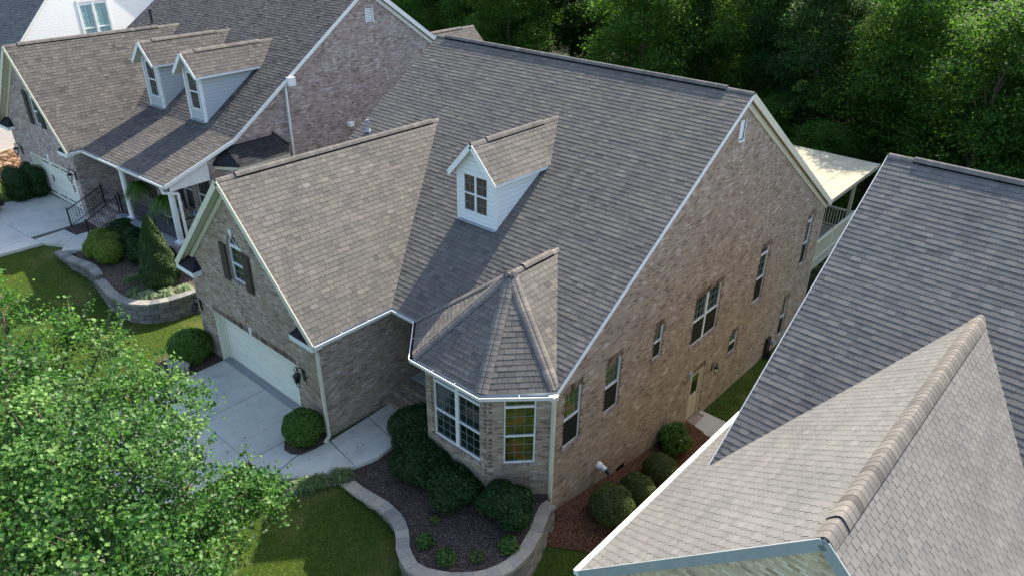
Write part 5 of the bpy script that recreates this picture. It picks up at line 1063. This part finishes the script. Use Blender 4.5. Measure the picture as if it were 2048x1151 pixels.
spots.sort(key=lambda s: (s[4], s[0])); cnt = [0]*5
def plant(k, x, y, sc, label, group=None, z=None):
    z = gh(x, y)-.2 if z is None else z
    if k in used: o = dup(protos[k], (x, y, z), R_.uniform(0, 6), sc, label)
    else: used.add(k); o = protos[k]; o.location = (x, y, z); o.rotation_euler = (0, 0, R_.uniform(0, 6)); o.scale = (sc,)*3; o['label'] = label
    if group: o['group'] = group
    elif 'group' in o: del o['group']
    return o
plant(2, 2.8, 33.5, 1.1, 'big bright edged leafy tree in the upper right corner behind the right neighbour')
plant(0, -2.8, 36, 1.05, 'broad leafy tree just left of the upper right corner tree')
plant(4, -4.6, 31.5, .85, 'low bushy tree behind the pale deck canopy'); plant(4, -9.0, 33.5, .9, 'low spreading green tree beyond the ridge end of the middle house'); plant(4, .3, 33.5, .7, 'low bush right of the deck canopy beneath the corner tree')
for x, y, k, sc, row in spots:
    lab = LBL[row]; w_ = ORD[cnt[row]]; cnt[row] += 1
    if row < 2: lab = '%s tree%s in the %s rank of the woods' % (w_, ' from the left' if w_ != 'leftmost' else '', ('front', 'second')[row])
    plant(k, x, y, sc, lab, 'woods rank %s' % ('one', 'two', 'three', 'four', 'five')[row])
# undergrowth that reads as one mass
n = 42000; P = np.stack([rng.uniform(-60, 14, n), rng.uniform(29, 48, n), np.zeros(n)], 1); cl = rng.uniform(0, 1, n); hz = (np.sin(P[:, 0]*.9)*np.cos(P[:, 1]*.8)+1)*.8+.3; P[:, 2] = -4.0+cl*hz*1.5
leaf_mesh('undergrowth', P, unit(n)*.7+np.array([0, 0, .8]), .3*rng.uniform(.6, 1.3, n), 'leaf_wood_dark', kind='stuff')
# ------------------------------------------------------------------ grass and mulch
def inpoly(x, y, poly):
    c = np.zeros(len(x), bool); n = len(poly)
    for i in range(n):
        (x1, y1), (x2, y2) = poly[i], poly[(i+1) % n]; cond = ((y1 > y) != (y2 > y)) & (x < (x2-x1)*(y-y1)/(y2-y1+1e-12)+x1); c ^= cond
    return c
front = [(-6.0, -5.7), (-5.4, -5.1), (-4.85, -4.2), (-4.4, -3.95), (-3.1, -3.88), (-2.6, -4.0), (-2.1, -4.3), (-1.75, -4.6), (-1.1, -4.85), (-.5, -4.8), (.2, -4.4), (.85, -3.8), (1.15, -3.1), (1.15, -2.3), (.95, -1.4), (.7, -.9), (1.7, -.5), (3.3, -.8), (3.3, -4.5), (0, -7.4), (-4, -9.5), (-7.0, -9.5), (-7.2, -5.5)]
left = [(-14.4, -2.6), (-14.8, -3.7), (-14.6, -4.7), (-13.6, -5.2), (-12.95, -5.5), (-12.95, -9.5), (-24.8, -9.5), (-25.1, -4.7), (-24.0, -4.4), (-23.2, -4.35), (-22.3, -4.25), (-21.3, -4.05), (-20.3, -4.15), (-18.9, -4.35), (-18.0, -4.3), (-17.3, -4.0), (-16.7, -3.4), (-16.5, -2.7), (-16.45, -1.5), (-14.1, -1.5)]
side = [(.1, 9.5), (2.9, 8.0), (3.2, 19), (.1, 18.6)]
def grass(poly, dens):
    xs = [p[0] for p in poly]; ys = [p[1] for p in poly]; n = int((max(xs)-min(xs))*(max(ys)-min(ys))*dens); x = rng.uniform(min(xs), max(xs), n); y = rng.uniform(min(ys), max(ys), n); k = inpoly(x, y, poly); x, y = x[k], y[k]
    return np.stack([x, y, np.array([gh(a, b) for a, b in zip(x, y)])], 1)
P = np.concatenate([grass(front, 800), grass(left, 480), grass(side, 350)]); n = len(P); d = unit(n)*.6+np.array([0, 0, .9]); d /= np.linalg.norm(d, axis=1, keepdims=True)
patch = .5+.5*np.sin(P[:, 0]*1.7+np.sin(P[:, 1]*1.3)*2)*np.cos(P[:, 1]*1.9+P[:, 0]*.6)
blades_mesh('lawn_grass', P, d, rng.uniform(.035, .08, n), rng.uniform(.008, .016, n), 'grass_blade', droop=.5, seg=2, kind='stuff', rnd=np.clip(rng.random(n)*.55+patch*.4, 0, 1))
def chips(name, poly, z, dens, mat, size=.05):
    P = grass(poly, dens); P[:, 2] = z(P[:, 0], P[:, 1]) if callable(z) else z; P[:, 2] += rng.uniform(0, .025, len(P)); leaf_mesh(name, P, unit(len(P))*.6+np.array([0, 0, 1.]), size*rng.uniform(.5, 1.4, len(P)), mat, kind='stuff', aspect=.35, fold=.05)
chips('mulch_chips', BED+[(-.1, 1), (-5, 1), (-5.0, -.8), (-4.8, -1.8), (-4.72, -2.6), (-4.9, -3.3)], -.125, 900, 'mulch_chip')
chips('mulch_chips', [(-20.4, -3.8), (-19.0, -3.95), (-18.18, -3.93), (-17.64, -3.73), (-17.2, -3.4), (-16.95, -2.74), (-16.9, -.5), (-20.4, -.5)], .865, 500, 'mulch_chip', .06)
chips('pine_needles', [(.05, -.6), (.6, -1.0), (1.7, -.2), (2.4, 1.0), (2.5, 5.5), (1.9, 7), (1.3, 8.0), (.05, 8.0)], np.vectorize(lambda x, y: gh(x, y)+.035), 600, 'pine_straw_chip', .07)

P = np.concatenate([np.stack([rng.uniform(-12.8, -5.2, 150), rng.uniform(-8, -.8, 150), np.full(150, .02)], 1), np.stack([rng.uniform(-14, -.5, 60), rng.uniform(-8, -4, 60), np.full(60, .04)], 1)])
P[:, 2] = [max(gh(a, b), -.02 if a > -4.7 else .0)+.03 for a, b in P[:, :2]]; P = P[(P[:, 0] < -4.9) & ~((P[:, 0] > -6.9) & (P[:, 1] > -3.2) & (P[:, 0] < -6.4))]; P = P[~((P[:, 1] > -3) & (P[:, 0] < -6.5))]
leaf_mesh('fallen_leaves', P, unit(len(P))*.25+np.array([0, 0, 1.]), .06*rng.uniform(.5, 1.2, len(P)), 'mulch_chip', kind='stuff')
